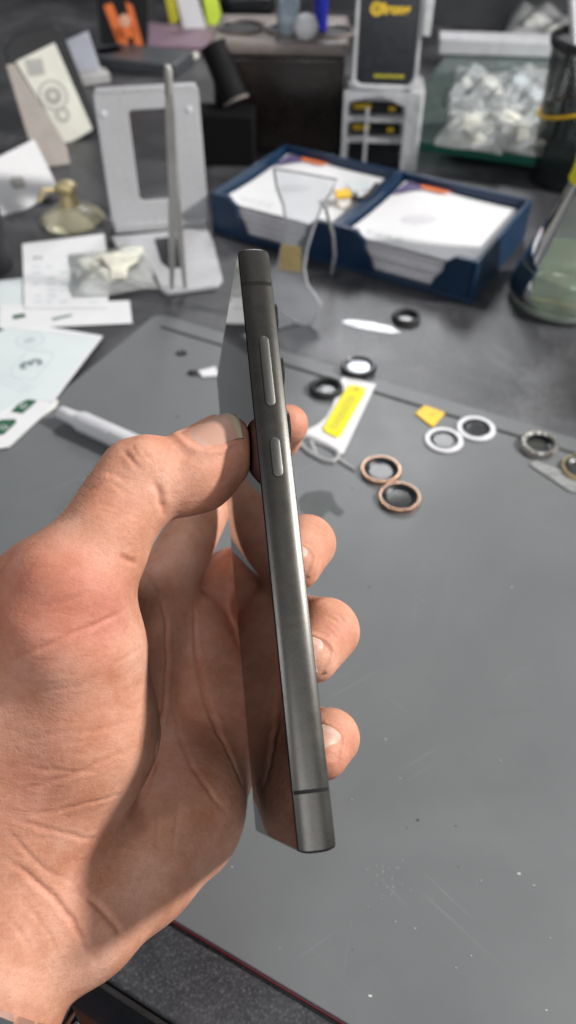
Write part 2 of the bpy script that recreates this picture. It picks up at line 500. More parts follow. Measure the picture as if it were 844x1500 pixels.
# white sticker with the yellow bar
st = root('sticker', 'white sticker with a concave side carrying a yellow bar printed in faint lettering', 'sticker')
edge = [(502, 551), (551, 563), (503, 666), (447, 640), (450, 630), (466, 622), (478, 611), (486, 597), (494, 575)]
flat('backing', edge, .8, 1.05, M['white'], st)
bar = [(506, 572), (512, 565), (528, 567), (536, 571), (533, 579), (499, 639), (494, 642), (476, 634), (473, 628)]
flat('yellow_bar', bar, 1.05, 1.9, M['lemon'], st, .25)
A, B_ = at(517, 580, 1.95), at(487, 629, 1.95)
ax = (B_ - A) / np.linalg.norm(B_ - A); nx_ = np.array([-ax[1], ax[0], 0])
mb = MB(); Lb = np.linalg.norm(B_ - A)
for k in range(20):
    t0 = Lb * k / 20; wv = 2.2 + 1.3 * random.random()
    p0 = A + ax * t0; p1 = A + ax * (t0 + Lb / 20 * .55)
    mb.add([p0 - nx_ * wv, p1 - nx_ * wv, p1 + nx_ * wv * .9, p0 + nx_ * wv * .9], [(0, 1, 2, 3)])
mb.build('lettering', M['lemon_dark'], st)
p0 = at(522, 570, 1.95)
mb = MB(); mb.lathe([(2.2, 0), (.01, .02)], (p0[0], p0[1], 1.95), 14); mb.build('round_hole', M['lemon_dark'], st)

# sim pin
sp = root('sim_pin', 'silver sim tray pin with a slotted head lying beside the sticker', 'sim pin')
p = [at(x, y, .6) for x, y in ((438, 641), (452, 640), (478, 652), (494, 662), (496, 670), (488, 676), (476, 675), (455, 664), (440, 652))]
mb = MB(); mb.tube(p + [p[0]], 1.5, 8); mb.build('head_loop', M['pale_metal'], sp, smooth=True)
mb = MB(); mb.tube([at(455, 647, .6), at(462, 666, .6)], 1.6, 8); mb.build('cross_bar', M['pale_metal'], sp, smooth=True)
mb = MB(); mb.tube([at(494, 671, .6), at(508, 681, .6), at(521, 689, .6)], [1.25, 1.1, .95], 8); mb.build('pin', M['pale_metal'], sp, smooth=True)

# clear strips and film
o = flat('plastic_strip', [(774, 680), (786, 676), (800, 682), (818, 688), (846, 702), (850, 724), (832, 720), (812, 706), (790, 692)], .02, .9, M['bag'], None, .3)
tag(o, 'crumpled clear plastic strip under the ring at the right edge', 'plastic strip')
o = flat('plastic_strip', [(500, 472), (512, 469), (545, 473), (572, 479), (588, 488), (570, 489), (540, 484), (515, 478)], DZ + .02, DZ + 1.2, M['packet_film'], None, .3)
tag(o, 'thin clear plastic strip on the dark desk beside the small black ring', 'plastic strip')
o = flat('plastic_strip', [(290, 546), (316, 539), (320, 552), (296, 554)], .02, 1.6, M['white_plastic'], None, .4)
tag(o, 'short white plastic piece half hidden behind the screen edge of the phone', 'plastic piece')
q = at(284, 547, 0); mb = MB(); mb.lathe([(3.0, 0), (3.2, .6), (2, 1.4), (.01, 1.6)], n=16, sx=1.3)
tag(mb.build('rubber_plug', M['black_soft'], None, (q[0], q[1], .02), smooth=True), 'tiny black rubber plug beside the short white piece', 'plug')
q = at(266, 518, 0); mb = MB(); mb.lathe([(1.6, 0), (3.0, 0), (3.2, .6), (2.2, 1.2), (1.6, .7)], n=20, close=True, sx=1.2, sy=.9)
tag(mb.build('rubber_grommet', M['black_soft'], None, (q[0], q[1], .02), smooth=True), 'tiny dark grommet on the mat near its back corner', 'grommet')

# dark smear on the mat, a reflection painted as a dark patch
pts = [at(x, y, .03)[:2] for x, y in ((437, 732), (447, 722), (470, 718), (486, 721), (492, 737), (505, 750), (497, 757), (482, 748), (470, 760), (452, 756), (440, 748))]
mb = MB(); mb.prism(pts, .02, .1)
M['smudge'] = pbr('reflection_smudge', (.075, .082, .084), .55, var=.15)
tag(mb.build('reflection_smudge', M['smudge']), 'dark irregular smudge on the grey mat beside the phone, a reflection painted dark', 'dark patch')

# packet seen through the gap under the thumb
pk = root('packet', 'pale blue packet with a dark red end seen through the gap under the thumb', 'packet')
flat('sleeve', [(303, 762), (321, 765), (296, 812), (276, 806)], .02, 1.6, M['pale_blue'], pk, .3)
flat('red_end', [(306, 748), (328, 752), (321.6, 764.2), (303.6, 761.3)], .02, 1.9, pbr('dark_red', (.09, .012, .02), .5), pk, .3)

# white cleaning pen, lying on the mat
pa, pb_ = at(118, 617, 6.5), at(330, 712, 6.5)
dv = (pb_ - pa) / np.linalg.norm(pb_ - pa)
pn = root('pen', 'white plastic pen with a narrow tip lying on the mat behind the thumb', 'pen')
mb = MB(); mb.tube([pa, pa + dv * 1.2, pb_], [5.8, 6.4, 6.4], 28); mb.build('barrel', M['white_plastic'], pn, smooth=True)
mb = MB(); mb.tube([pa - dv * 16, pa - dv * 15, pa - dv * 6, pa - dv * 1, pa + dv * .3], [3.4, 4.2, 4.4, 5.2, 5.6], 24); mb.build('tip', M['white_plastic'], pn, smooth=True)
cdir = np.cross(dv, [0, 0, 1]); cdir /= np.linalg.norm(cdir)
mb = MB()
for k in range(9):
    s0 = 26 + k * 2.6
    for th0, th1 in ((.75, 1.05),):
        q4 = []
        for s_, th in ((s0, th0), (s0 + 1.7, th0), (s0 + 1.7, th1), (s0, th1)):
            q4.append(pa + dv * s_ + 6.47 * (np.array([0, 0, 1]) * math.sin(th) + cdir * math.cos(th)))
        mb.add(q4, [(0, 1, 2, 3)])
mb.build('lettering', M['grey_print'], pn)


# ------------------------------------------------------------------ packaging cards at the left
def text_on(name, s, px, py, z, size, deg, mat, parent, bold=.0):
    q = at(px, py, z)
    Mx = Matrix.Translation(Vector(q) * S) @ Matrix.Rotation(math.radians(deg), 4, 'Z')
    return text_mesh(name, s, size, mat, parent, Mx, .03, bold)


cd = root('screen_protector_card', 'pale blue protector card with a large numeral 3 and green labels', 'packaging')
flat('film_sheet', [(-60, 520), (20, 476), (68, 479), (151, 493), (147, 498), (78, 589), (40, 586), (-60, 640)], 1.6, 2.2, M['pale_blue'], cd)
flat('lower_panel', [(-60, 640), (40, 586.5), (79, 589.5), (84, 590), (60, 612), (14, 655), (-60, 668)], 1.2, 1.9, M['white'], cd)
flat('tear_tab', [(79, 584), (86, 588), (82, 597), (62, 611), (48, 617), (60, 600)], .6, 1.1, M['cream'], cd)
flat('border', [(151, 493), (147, 498), (78, 589), (74, 588), (141, 497), (70, 486), (20, 483), (20, 476), (68, 479)], 2.25, 2.4, M['white'], cd)
flat('green_label', [(16, 603), (34, 585), (53, 586), (52, 590), (33, 606)], 2.0, 2.1, M['green'], cd)
flat('green_label', [(-16, 638), (0, 615), (23, 614), (24, 619), (5, 637)], 2.0, 2.1, M['green'], cd)
text_on('glyph', 'D', 35, 595, 2.2, 6, 40, M['white'], cd)
text_on('glyph', 'G', 6, 626, 2.2, 6, 40, M['white'], cd)
text_on('numeral', '3', 47, 532, 2.3, 19, 118, M['grey_text'], cd, .75)
mb = MB(); q = at(44, 498, 2.3); mb.lathe([(8.6, 0), (9.4, .02)], (q[0], q[1], 2.3), 36); mb.lathe([(4, .0), (4.6, .02)], (q[0], q[1], 2.3), 30); mb.build('ring_print', M['pale_text'], cd)
text_on('glyph', '5', 44, 498, 2.35, 7, 118, M['grey_text'], cd, .1)
rr = [at(x, y, 2.3)[:2] for x, y in ((16, 541), (42, 512), (76, 516), (78, 524), (50, 556), (20, 552))]
mb = MB()
for i in range(len(rr)):
    a, b = rr[i], rr[(i + 1) % len(rr)]; n_ = np.array([-(b - a)[1], (b - a)[0]]); n_ = n_ / np.linalg.norm(n_) * .35
    mb.prism([a - n_, b - n_, b + n_, a + n_], 2.26, 2.34)
mb.build('frame_print', M['pale_text'], cd)
mb = MB()
for j in range(3):
    for k in range(9 - j):
        a = at(4 + k * 5.4 - j * 3, 546 + k * 2.6 + j * 6, 2.3)[:2]; b = at(7.2 + k * 5.4 - j * 3, 547.6 + k * 2.6 + j * 6, 2.3)[:2]
        n_ = np.array([-(b - a)[1], (b - a)[0]]); n_ = n_ / np.linalg.norm(n_) * .6
        mb.prism([a - n_, b - n_, b + n_, a + n_], 2.26, 2.33)
mb.build('small_print', M['pale_text'], cd)

LS = 'loose white sheets and leaflets at the left of the desk'
o = flat('leaflet', [(33, 358), (153, 343), (160, 402), (158, 452), (36, 452)], DZ + 1.3, DZ + 1.8, M['white'])
tag(o, 'white square leaflet with a small grey logo under the bag of parts', 'leaflet', LS)
text_on('logo', 'M', 56, 378, .2, 9, 15, M['grey_text'], o).matrix_world
for c_ in list(o.children):
    c_.location = c_.location - o.location
o = flat('leaflet', [(0, 448), (190, 441), (194, 474), (60, 480), (0, 482)], DZ + .6, DZ + 1.1, M['white'])
tag(o, 'long white leaflet with green and grey print below the square leaflet', 'leaflet', LS)
for pts_ in ([(18, 462), (36, 459), (38, 464), (20, 468)], [(75, 466), (104, 460), (106, 463), (78, 470)]):
    z_ = DZ + 1.15
    pp = [at(x, y, z_)[:2] for x, y in pts_]
    mb = MB(); mb.prism([k - np.array(o.location[:2]) / S for k in pp], z_ - o.location[2] / S, z_ - o.location[2] / S + .08)
    mb.build('print_block', M['green'] if pts_[0][0] < 50 else M['grey_text'], o)
o = flat('leaflet', [(-40, 416), (34, 408), (36, 470), (0, 480), (-40, 490)], DZ + .02, DZ + .5, M['pale_blue'])
tag(o, 'pale blue leaflet at the left edge behind the protector card', 'leaflet', LS)

lf = [o_ for o_ in COL.objects if o_.name == 'leaflet'][0]
mb = MB()
for j in range(7):
    for k in range(5):
        if random.random() < .25: continue
        x0 = 48 + k * 20 + random.uniform(-2, 2); y0 = 390 + j * 8.5; z_ = DZ + 1.85
        pp = [at(x, y, z_)[:2] for x, y in ((x0, y0), (x0 + random.uniform(8, 16), y0 - 1), (x0 + 12, y0 + 2), (x0, y0 + 2.4))]
        mb.prism([q_ - np.array(lf.location[:2]) / S for q_ in pp], z_ - lf.location[2] / S, z_ - lf.location[2] / S + .06)
mb.build('small_print', M['pale_text'], lf)

# ------------------------------------------------------------------ white phone stand and tweezers
ws = root('phone_stand', 'white acrylic phone stand with a square window in its back panel', 'stand')
A = at(166, 336, DZ); B_ = at(306, 326, DZ)
wv = B_ - A; wl = np.linalg.norm(wv); wx = wv / wl; bk = np.array([-wx[1], wx[0], 0])
lean = .16
upv = np.array([0, 0, math.cos(lean)]) + bk * math.sin(lean)
# panel height from the photo
best = None
for hh in np.arange(60, 200, .5):
    q = A + upv * hh; cp = np.array([q[0], (q[1]) * SN + (q[2] - CAMH) * CS, q[1] * CS - (q[2] - CAMH) * SN])
    py = CY - F * cp[1] / cp[2]
    if best is None or abs(py - 130) < best[0]: best = (abs(py - 130), hh)
PH = best[1]
nrm = np.cross(wx, upv)


def wfr(u, v, w): return tuple(A + wx * u + upv * v + nrm * w)


def frame_panel(mb, W_, H_, u0, u1, v0, v1, t, fr, r=5):
    o_ = rrect(W_, H_, r, 5, (W_ / 2, H_ / 2)); i_ = rrect(u1 - u0, v1 - v0, 3, 5, ((u0 + u1) / 2, (v0 + v1) / 2))
    n = len(o_)
    ls = [[fr(*p_, 0) for p_ in i_], [fr(*p_, 0) for p_ in o_], [fr(*p_, t) for p_ in o_], [fr(*p_, t) for p_ in i_]]
    mb.loops(ls, close=True)


mb = MB(); frame_panel(mb, wl, PH, wl * .31, wl * .72, PH * .21, PH * .85, 4, wfr); mb.build('back_panel', M['stand_white'], ws, bevel=.8)
mb = MB(); mb.prism([(wl * .02, PH - 4.2), (wl * .98, PH - 4.2), (wl * .98, PH + .6), (wl * .02, PH + .6)], -3.5, 4.3, wfr); mb.build('top_fold', M['stand_white'], ws, bevel=1.2)
base = [at(x, y, DZ + 4)[:2] for x, y in ((163, 346), (303, 332), (312, 352), (326, 408), (318, 417), (244, 427), (236, 424), (228, 405), (216, 380), (186, 372), (172, 364))]
hole = [at(x, y, DZ + 4)[:2] for x, y in ((226, 350), (264, 346), (271, 380), (266, 392), (248, 394), (236, 384))]
mb = MB(); mb.prism(base, DZ + .02, DZ + 4); mb.build('base_plate', M['stand_white'], ws, bevel=1)
mb = MB(); mb.prism(hole, DZ + 4.03, DZ + 4.3); mb.build('base_slot', M['black_soft'], ws)
for u in (wl * .08, wl * .9):
    mb = MB(); mb.lathe([(2.2, 0), (2.2, .8), (.01, 1)], (0, 0, 0), 14)
    mb.v[:] = [wfr(u + a, PH * .84 + b, 4 + c * 1.0) for a, b, c in mb.v]
    mb.build('screw_cap', M['white_plastic'], ws)
mb = MB(); mb.prism([(2, 0), (wl - 2, 0), (wl - 2, 7), (2, 7)], 4.2, 14, wfr); mb.build('front_lip', M['stand_white'], ws, bevel=1)

tw = root('tweezers', 'steel tweezers standing upright on their tips in front of the white stand', 'tweezers')
tb = at(262, 430, DZ)
tops = None
for hh in np.arange(60, 220, .5):
    q = tb + np.array([-6, 0, hh]); cp_y = q[1] * SN + (q[2] - CAMH) * CS; cp_z = q[1] * CS - (q[2] - CAMH) * SN
    if CY - F * cp_y / cp_z <= 99: tops = hh; break
TH = tops or 140
topx = aty(246, 99, tb[1])[0] - tb[0]
for sgn in (-1, 1):
    ls = []
    for k in range(23):
        v = k / 22
        gap = 5.0 * sgn * max(0, 1 - v / .50) ** .8                  # the tips stand apart, the arms close towards the joint
        x = tb[0] + topx * v + gap; y = tb[1] + sgn * (.7 + 2.2 * math.sin(PI * min(1, v * 1.1)))
        w = 1.2 + 1.9 * min(1, v / .45) - 1.2 * max(0, (v - .8) / .2)
        ls.append([(x - w, y - .7, tb[2] + TH * v), (x + w, y - .7, tb[2] + TH * v), (x + w, y + .7, tb[2] + TH * v), (x - w, y + .7, tb[2] + TH * v)])
    mb = MB(); mb.loops(ls); mb.build('arm', M['steel_pale'], tw, bevel=.35)
mb = MB(); mb.tube([(tb[0] + topx * .9, tb[1], tb[2] + TH * .9), (tb[0] + topx, tb[1], tb[2] + TH - 2), (tb[0] + topx, tb[1], tb[2] + TH + 1)], [2.7, 2.8, 1.8], 14); mb.build('joint', M['steel_pale'], tw, smooth=True)

# ------------------------------------------------------------------ blue double tray with pads
tp = root('paper_tray', 'navy blue two compartment paper tray with stepped cut away fronts', 'tray')
TF = at(690, 447, DZ)
tx = np.array([-.862, .507, 0]); ty = np.array([.507, .862, 0])            # along the front / to the back
TL, TD, THH, TT = 246.0 * K, 128.0 * K, 36.0 * K, 4.0


def tfr(u, v, w): return tuple(TF + tx * u + ty * v + np.array([0, 0, w]))


mb = MB(); mb.prism([(0, 0), (TL, 0), (TL, TD), (0, TD)], .05, 3, tfr); mb.build('tray_floor', M['blue_tray'], tp, bevel=.8)
mb = MB()
mb.prism([(0, TD - TT), (TL, TD - TT), (TL, TD), (0, TD)], 3.02, THH, tfr); mb.build('back_wall', M['blue_tray'], tp, bevel=1)
for u in (0, TL - TT):
    mb = MB(); mb.prism([(u, .0), (u + TT, .0), (u + TT, TD - TT - .05), (u, TD - TT - .05)], 3.02, THH, tfr); mb.build('side_wall', M['blue_tray'], tp, bevel=1)
mb = MB(); mb.prism([(TL / 2 - TT, .0), (TL / 2 + TT, .0), (TL / 2 + TT, TD - TT - .05), (TL / 2 - TT, TD - TT - .05)], 3.02, THH, tfr); mb.build('divider', M['blue_tray'], tp, bevel=1)
for u0, u1 in ((TT + .05, TL / 2 - TT - .05), (TL / 2 + TT + .05, TL - TT - .05)):
    w_ = u1 - u0
    step = [(u0, 3.02), (u1, 3.02), (u1, THH), (u1 - w_ * .13, THH), (u1 - w_ * .15, THH - 3), (u1 - w_ * .19, THH - 6), (u1 - w_ * .20, THH - 13), (u1 - w_ * .25, THH - 20), (u1 - w_ * .28, 5.0),
            (u0 + w_ * .28, 5.0), (u0 + w_ * .25, THH - 20), (u0 + w_ * .20, THH - 13), (u0 + w_ * .19, THH - 6), (u0 + w_ * .15, THH - 3), (u0 + w_ * .13, THH), (u0, THH)]
    mb = MB()
    mb.prism([(a, c) for a, c in step], 0, TT, lambda a, c, w: tfr(a, w, c)); mb.build('front_wall', M['blue_tray'], tp)
for k, (u0, u1, lab) in enumerate(((TT + 3, TL / 2 - TT - 3, 'pad of white forms in the tray compartment nearest the flask'), (TL / 2 + TT + 3, TL - TT - 3, 'pad of white forms in the tray compartment nearest the white stand'))):
    pd = root('paper_pad', lab, 'paper pad', (0, 0, 0), 0, 'pads of forms in the blue tray')
    PZ = 24.0
    mb = MB(); n_ = 16
    ls = []
    for i in range(n_ + 1):
        z = 3.1 + (PZ - 3.1) * i / n_; j_ = random.uniform(-.5, .5)
        ls.append([tfr(u0 + j_, TT + 1.2 + j_, z), tfr(u1 + j_, TT + 1.2 + j_, z), tfr(u1 + j_, TD - TT - 2 + j_, z), tfr(u0 + j_, TD - TT - 2 + j_, z)])
    mb.loops(ls); mb.build('page_stack', M['page_edge'], pd)
    # top sheet with a slight curl
    mb = MB(); nu, nv = 14, 12; vs = []
    for a in range(nu + 1):
        for b in range(nv + 1):
            fu, fv = a / nu, b / nv
            vs.append(tfr(u0 + (u1 - u0) * fu, TT + 1 + (TD - 2 * TT - 3) * fv, PZ + .4 + 2.6 * (abs(fv - .5) * 2) ** 2 * (0.4 + .6 * fu) + 1.5 * max(0, fu - .8) * 5 * (1 - fv) + .5 * math.sin(fu * 5 + fv * 3)))
    mb.add(vs, [(a * (nv + 1) + b, (a + 1) * (nv + 1) + b, (a + 1) * (nv + 1) + b + 1, a * (nv + 1) + b + 1) for a in range(nu) for b in range(nv)])
    mb.build('top_sheet', M['white'], pd, smooth=True)
    zt = PZ + 4.0
    cu0 = u1 - 2
    mb = MB(); mb.prism([(cu0, TD - TT - 3), (cu0 - 26, TD - TT - 3), (cu0 - 12, TD - TT - 14), (cu0, TD - TT - 30)], zt - .5, zt - .3, tfr); mb.build('purple_print', M['purple'], pd)
    mb = MB(); mb.prism([(cu0 - 12, TD - TT - 3), (cu0 - 40, TD - TT - 3), (cu0 - 34, TD - TT - 8), (cu0 - 16, TD - TT - 9)], zt - .2, zt, tfr); mb.build('orange_print', M['orange'], pd)
    mb = MB()
    for i in range(4):
        q = np.array(tfr(u1 - 14 - i * 8, 18, PZ + 1.9)); mb.lathe([(1.7, 0), (2.5, .03)], (q[0], q[1], q[2] + .3), 16)
    mb.build('circle_print', M['pale_text'], pd)
yk = root('key_tag', 'yellow key tag with a black strap lying on the pad below the clear display', 'key tag')
z_ = 30
q = [at(x, y, z_) for x, y in ((490, 283), (512, 281), (515, 291), (492, 293))]
mb = MB(); mb.prism([p_[:2] for p_ in q], z_, z_ + 3); mb.build('tag_body', M['yellow'], yk, bevel=.6)
mb = MB(); mb.tube([at(515, 290, z_ + 2), at(530, 292, z_ + 2), at(541, 285, z_ + 3), at(552, 270, z_ + 6)], 2.0, 8); mb.build('strap', M['black_soft'], yk, smooth=True)
q = [at(x, y, z_) for x, y in ((505, 268), (540, 262), (542, 278), (516, 282))]
mb = MB(); mb.prism([p_[:2] for p_ in q], z_, z_ + 1.2); tag(mb.build('card', M['pale_blue']), 'pale blue card beside the yellow key tag on the left pad', 'card')

# ------------------------------------------------------------------ clear acrylic display foot
ac = root('acrylic_display', 'clear bent acrylic display piece standing between the phone and the blue tray', 'acrylic stand')
fy = at(440, 470, DZ)[1]
outl = [(402, 246), (440, 252), (494, 262), (484, 284), (470, 306), (459, 335), (450, 365), (446, 392), (450, 416), (462, 432), (470, 446), (464, 464), (450, 477), (430, 470), (402, 452), (390, 432), (398, 408), (408, 388), (414, 360), (419, 330), (416, 300), (406, 274)]
# an upright panel leaning back from its foot on the desk
foot = at(440, 474, DZ)
lean2 = .22
nb = np.array([.15, 1, 0]); nb /= np.linalg.norm(nb); ux = np.array([nb[1], -nb[0], 0]); uv2 = np.array([0, 0, math.cos(lean2)]) + nb * math.sin(lean2); nn2 = np.cross(ux, uv2)


def onplane(px, py):
    d = ray(px, py); o_ = np.array([0, 0, CAMH]); t = ((foot - o_) @ nn2) / (d @ nn2); q = o_ + d * t - foot
    return q @ ux, q @ uv2


pl = [onplane(*p_) for p_ in outl]
mb = MB(); mb.prism(pl, 0, 3, lambda a, b, w: tuple(foot + ux * a + uv2 * b + nn2 * w)); mb.build('panel', M['acrylic'], ac)
mb = MB(); pts3 = [foot + ux * a + uv2 * b + nn2 * 1.5 for a, b in pl]
mb.tube(pts3 + [pts3[0]], .9, 8); mb.build('polished_edge', M['acrylic_edge'], ac, smooth=True)
leg = [(470, 300), (484, 330), (492, 372), (494, 398), (486, 405), (462, 396)]
pts3 = [at(486, 400, DZ + 1) * (1 - t) + (foot + ux * onplane(475, 300)[0] + uv2 * onplane(475, 300)[1]) * t for t in (0, .3, .6, 1)]
mb = MB(); mb.tube([p_ + np.array([4 * math.sin(i), 0, 0]) for i, p_ in enumerate(pts3)], 1.3, 8); mb.build('rear_leg', M['acrylic_edge'], ac, smooth=True)
q = foot + ux * onplane(424, 376)[0] + uv2 * onplane(424, 376)[1] - nn2 * .4
a_, b_ = onplane(426, 376)
mb = MB(); mb.prism([(a_ - 7, b_ - 8), (a_ + 8, b_ - 9), (a_ + 7, b_ + 8), (a_ - 6, b_ + 9)], 3.1, 3.8, lambda a, b, w: tuple(foot + ux * a + uv2 * b + nn2 * w)); mb.build('price_sticker', clear('amber_sticker', (.95, .9, .8), .2, .45, (.62, .50, .24), .2), ac)

# ------------------------------------------------------------------ brown desk organiser
og = root('desk_organiser', 'dark brown acrylic desk organiser with a taupe rim and round holes', 'organiser')
OA = at(318, 222, DZ); OB = at(500, 226, DZ)
ov = OB - OA; ol = np.linalg.norm(ov); ox = ov / ol; oy = np.array([-ox[1], ox[0], 0])
OH = 84.0; OD = 92.0


def ofr(u, v, w): return tuple(OA + ox * u + oy * v + np.array([0, 0, w]))


mb = MB(); mb.prism([(0, 0), (ol, 0), (ol, OD), (0, OD)], .05, OH, ofr); mb.build('body', M['dark_brown'], og, bevel=3)
mb = MB(); mb.prism([(-2, -2), (ol + 2, -2), (ol + 2, OD + 2), (-2, OD + 2)], OH + .1, OH + 12, ofr); mb.build('rim', M['taupe'], og, bevel=4)
for u, v, r_ in ((ol * .90, OD * .35, 17), (ol * .52, OD * .4, 15), (ol * .2, OD * .45, 19)):
    q = ofr(u, v, OH + 12.1); mb = MB(); mb.lathe([(r_, 0), (.01, .1)], q, 28); mb.build('hole', M['black_soft'], og)
    mb = MB(); mb.lathe([(r_ + 2.4, .1), (r_ + 2, 3.0), (r_ + .2, 2.6), (r_, .1)], q, 28, close=True); mb.build('collar', M['taupe'], og, smooth=True)
q = ofr(ol * .56, OD * .3, OH + 12.2)
bt = root('spray_bottle', 'small clear pale blue bottle standing on the brown organiser', 'bottle')
mb = MB(); mb.lathe([(9, 0), (10, 3), (10, 48), (6, 56)], q, 24, True, True); mb.build('bottle_body', clear('pale_bottle', (.75, .84, .90), .3, .45, (.62, .72, .80)), bt, smooth=True)
mb = MB(); mb.lathe([(6, 56.2), (6, 92), (4, 96)], q, 20, True, True); mb.build('bottle_cap', M['white_plastic'], bt, smooth=True)
q = ofr(ol * .80, OD * .42, OH - 10)
pe = root('marker_pen', 'dark blue marker pen standing in the brown organiser', 'pen')
mb = MB(); mb.lathe([(6.2, 23), (6.5, 26), (6.5, 64), (4.4, 66)], q, 20, True, True); mb.build('cap', M['blue_pen'], pe, smooth=True)
mb = MB(); mb.lathe([(4.5, 66.1), (4.3, 130), (3, 134)], q, 18, True, True); mb.build('barrel', M['blue_pen'], pe, smooth=True)
q = ofr(ol * .70, OD * .12, OH + 12.2); mb = MB()
mb.lathe([(.01, 0), (7, 1), (10.5, 6), (11, 11), (8, 18), (.01, 21)], q, 20); tag(mb.build('cotton_ball', M['white'], smooth=True), 'small white cotton ball on the front rim of the organiser', 'cotton ball')
# roll of dark film leaning at its left
rl = root('film_roll', 'black tube with a pale end leaning on the left of the brown organiser', 'tube')
a, b = np.array(ofr(22, -14, 52)), np.array(ofr(2, 4, 92))
mb = MB(); mb.tube([b, a], 12.5, 24); mb.build('tube_body', pbr('deep_black_tube', (.006, .006, .007), .7, spec=.2), rl, smooth=True)
mb = MB(); d_ = (a - b) / np.linalg.norm(a - b); mb.tube([a + d_ * .2, a + d_ * 2.5], [12.9, 12.2], 24); mb.build('end_cap', M['taupe'], rl, smooth=True)
mb = MB(); mb.prism([(-16, -36), (40, -36), (40, -3), (-16, -3)], .05, 46, ofr); tag(mb.build('dark_void', pbr('void_black', (.004, .004, .005), .8, spec=.2), bevel=2), 'low black block standing in for the dark void under the leaning black tube', 'box')  # black block painted in for the dark void left of the organiser

# ------------------------------------------------------------------ clear card display with the black card
ds = root('card_display', 'clear acrylic display box holding a black phone shaped card with a yellow logo', 'display box')
DA = at(499, 250, DZ); DBq = at(610, 254, DZ)
dv_ = DBq - DA; dl = np.linalg.norm(dv_); dx = dv_ / dl; dy = np.array([-dx[1], dx[0], 0])


def dfr(u, v, w): return tuple(DA + dx * u + dy * v + np.array([0, 0, w]))


DH, DD = 76.0 * K, 44.0
for nm, pts_ in (('side_panel', ((0, 0), (3, 0), (3, DD), (0, DD))), ('side_panel', ((dl - 14, 0), (dl - 2, 0), (dl, 3), (dl, DD), (dl - 14, DD))), ('rear_panel', ((3.1, DD - 3), (dl - 14.1, DD - 3), (dl - 14.1, DD), (3.1, DD)))):
    mb = MB(); mb.prism(pts_, .05, DH, dfr); mb.build(nm, M['acrylic_edge'] if pts_[0][0] > 5 else M['acrylic'], ds, bevel=1.5)
for z0 in (26, 44, 62):
    mb = MB(); mb.prism([(3.2, 0), (dl - 14.2, 0), (dl - 14.2, DD - 3.2), (3.2, DD - 3.2)], z0, z0 + 3, dfr); mb.build('shelf', M['acrylic_edge'], ds)
for z0, hh in ((2, 20), (30, 13), (48, 13)):
    mb = MB(); mb.prism([(6, 9), (dl - 18, 9), (dl - 18, DD - 5), (6, DD - 5)], z0, z0 + hh, dfr)
    o = mb.build('card_box', M['black'], None, bevel=1); tag(o, {2: 'black box on the bottom shelf of the clear display', 30: 'black box with yellow lettering on the middle shelf of the clear display', 48: 'black box with yellow lettering on the top shelf of the clear display'}[z0], 'box', 'black boxes in the clear display')
    if z0 > 2:
        mb = MB()
        for i in range(5): mb.prism([(9 + i * 3.2, z0 + 4), (11.4 + i * 3.2, z0 + 4), (11.4 + i * 3.2, z0 + 9), (9 + i * 3.2, z0 + 9)], 8.4, 8.9, lambda a, c, w: dfr(a, w, c))
        mb.build('lettering', M['logo'], o); mb = MB()
        for i in range(2): mb.prism([(dl - 30 + i * 3.2, z0 + 3), (dl - 27.6 + i * 3.2, z0 + 3), (dl - 27.6 + i * 3.2, z0 + 7), (dl - 30 + i * 3.2, z0 + 7)], 8.4, 8.9, lambda a, c, w: dfr(a, w, c))
        mb.build('price_print', M['logo'], o)
fr2 = lambda a, c, w: dfr(a, w, c)
for u0, u1, zt_ in ((0, 4, DH), (20, 23, DH - 14), (dl - 16, dl - 12, DH)):
    mb = MB(); mb.prism([(u0, 3), (u1, 3), (u1, zt_), (u0, zt_)], -3, -.1, fr2); mb.build('front_bar', M['acrylic_edge'], ds)
mb = MB(); mb.prism([(4.1, DH - 9), (20, DH - 5), (dl * .45, DH - 3.5), (dl - 30, DH - 6), (dl - 16.1, DH - 12), (dl - 16.1, DH), (4.1, DH)], -3, -.1, fr2); mb.build('front_arch', M['acrylic_edge'], ds)
# leaning holder and card
tl = .30
hx0 = 6; hw = dl - 14
up3 = np.array([0, 0, math.cos(tl)]) + dy * math.sin(tl); n3 = np.cross(dx, up3)
HB = np.array(dfr(hx0, 2, DH + 1)); HH = 120.0


def hfr(u, v, w): return tuple(HB + dx * u + up3 * v + n3 * w)


mb = MB(); frame_panel(mb, hw, HH, 3.2, hw - 3.2, 3.2, HH - 3.2, 6, hfr, 7); mb.build('holder_frame', M['acrylic_edge'], ds, bevel=1)
mb = MB(); mb.prism([(hw, 40), (hw + 7, 40), (hw + 9, 92), (hw + 5, 95), (hw, 95)], 0, 8, hfr); mb.build('holder_clip', M['acrylic_edge'], ds, bevel=1)
bc = root('display_card', 'black phone shaped display card with yellow lettering at the top and bottom', 'display card')
mb = MB(); mb.prism(rrect(hw - 7.4, HH - 7.4, 6, 6, (hw / 2, HH / 2)), 1, 5.2, hfr); mb.build('card_body', pbr('ink_black_card', (.004, .007, .012), .25), bc, bevel=.5)


def hmat(u, v, w):
    m = Matrix(((dx[0], up3[0], n3[0], 0), (dx[1], up3[1], n3[1], 0), (dx[2], up3[2], n3[2], 0), (0, 0, 0, 1)))
    return Matrix.Translation(Vector(hfr(u, v, w)) * S) @ m


def hv(py):                                  # height on the leaning card whose picture row is py
    b = 0
    for v in np.arange(0, HH, .5):
        q = np.array(hfr(hw / 2, v, 5)); cy_ = q[1] * SN + (q[2] - CAMH) * CS; cz_ = q[1] * CS - (q[2] - CAMH) * SN
        if CY - F * cy_ / cz_ <= py: return v
    return HH * .9


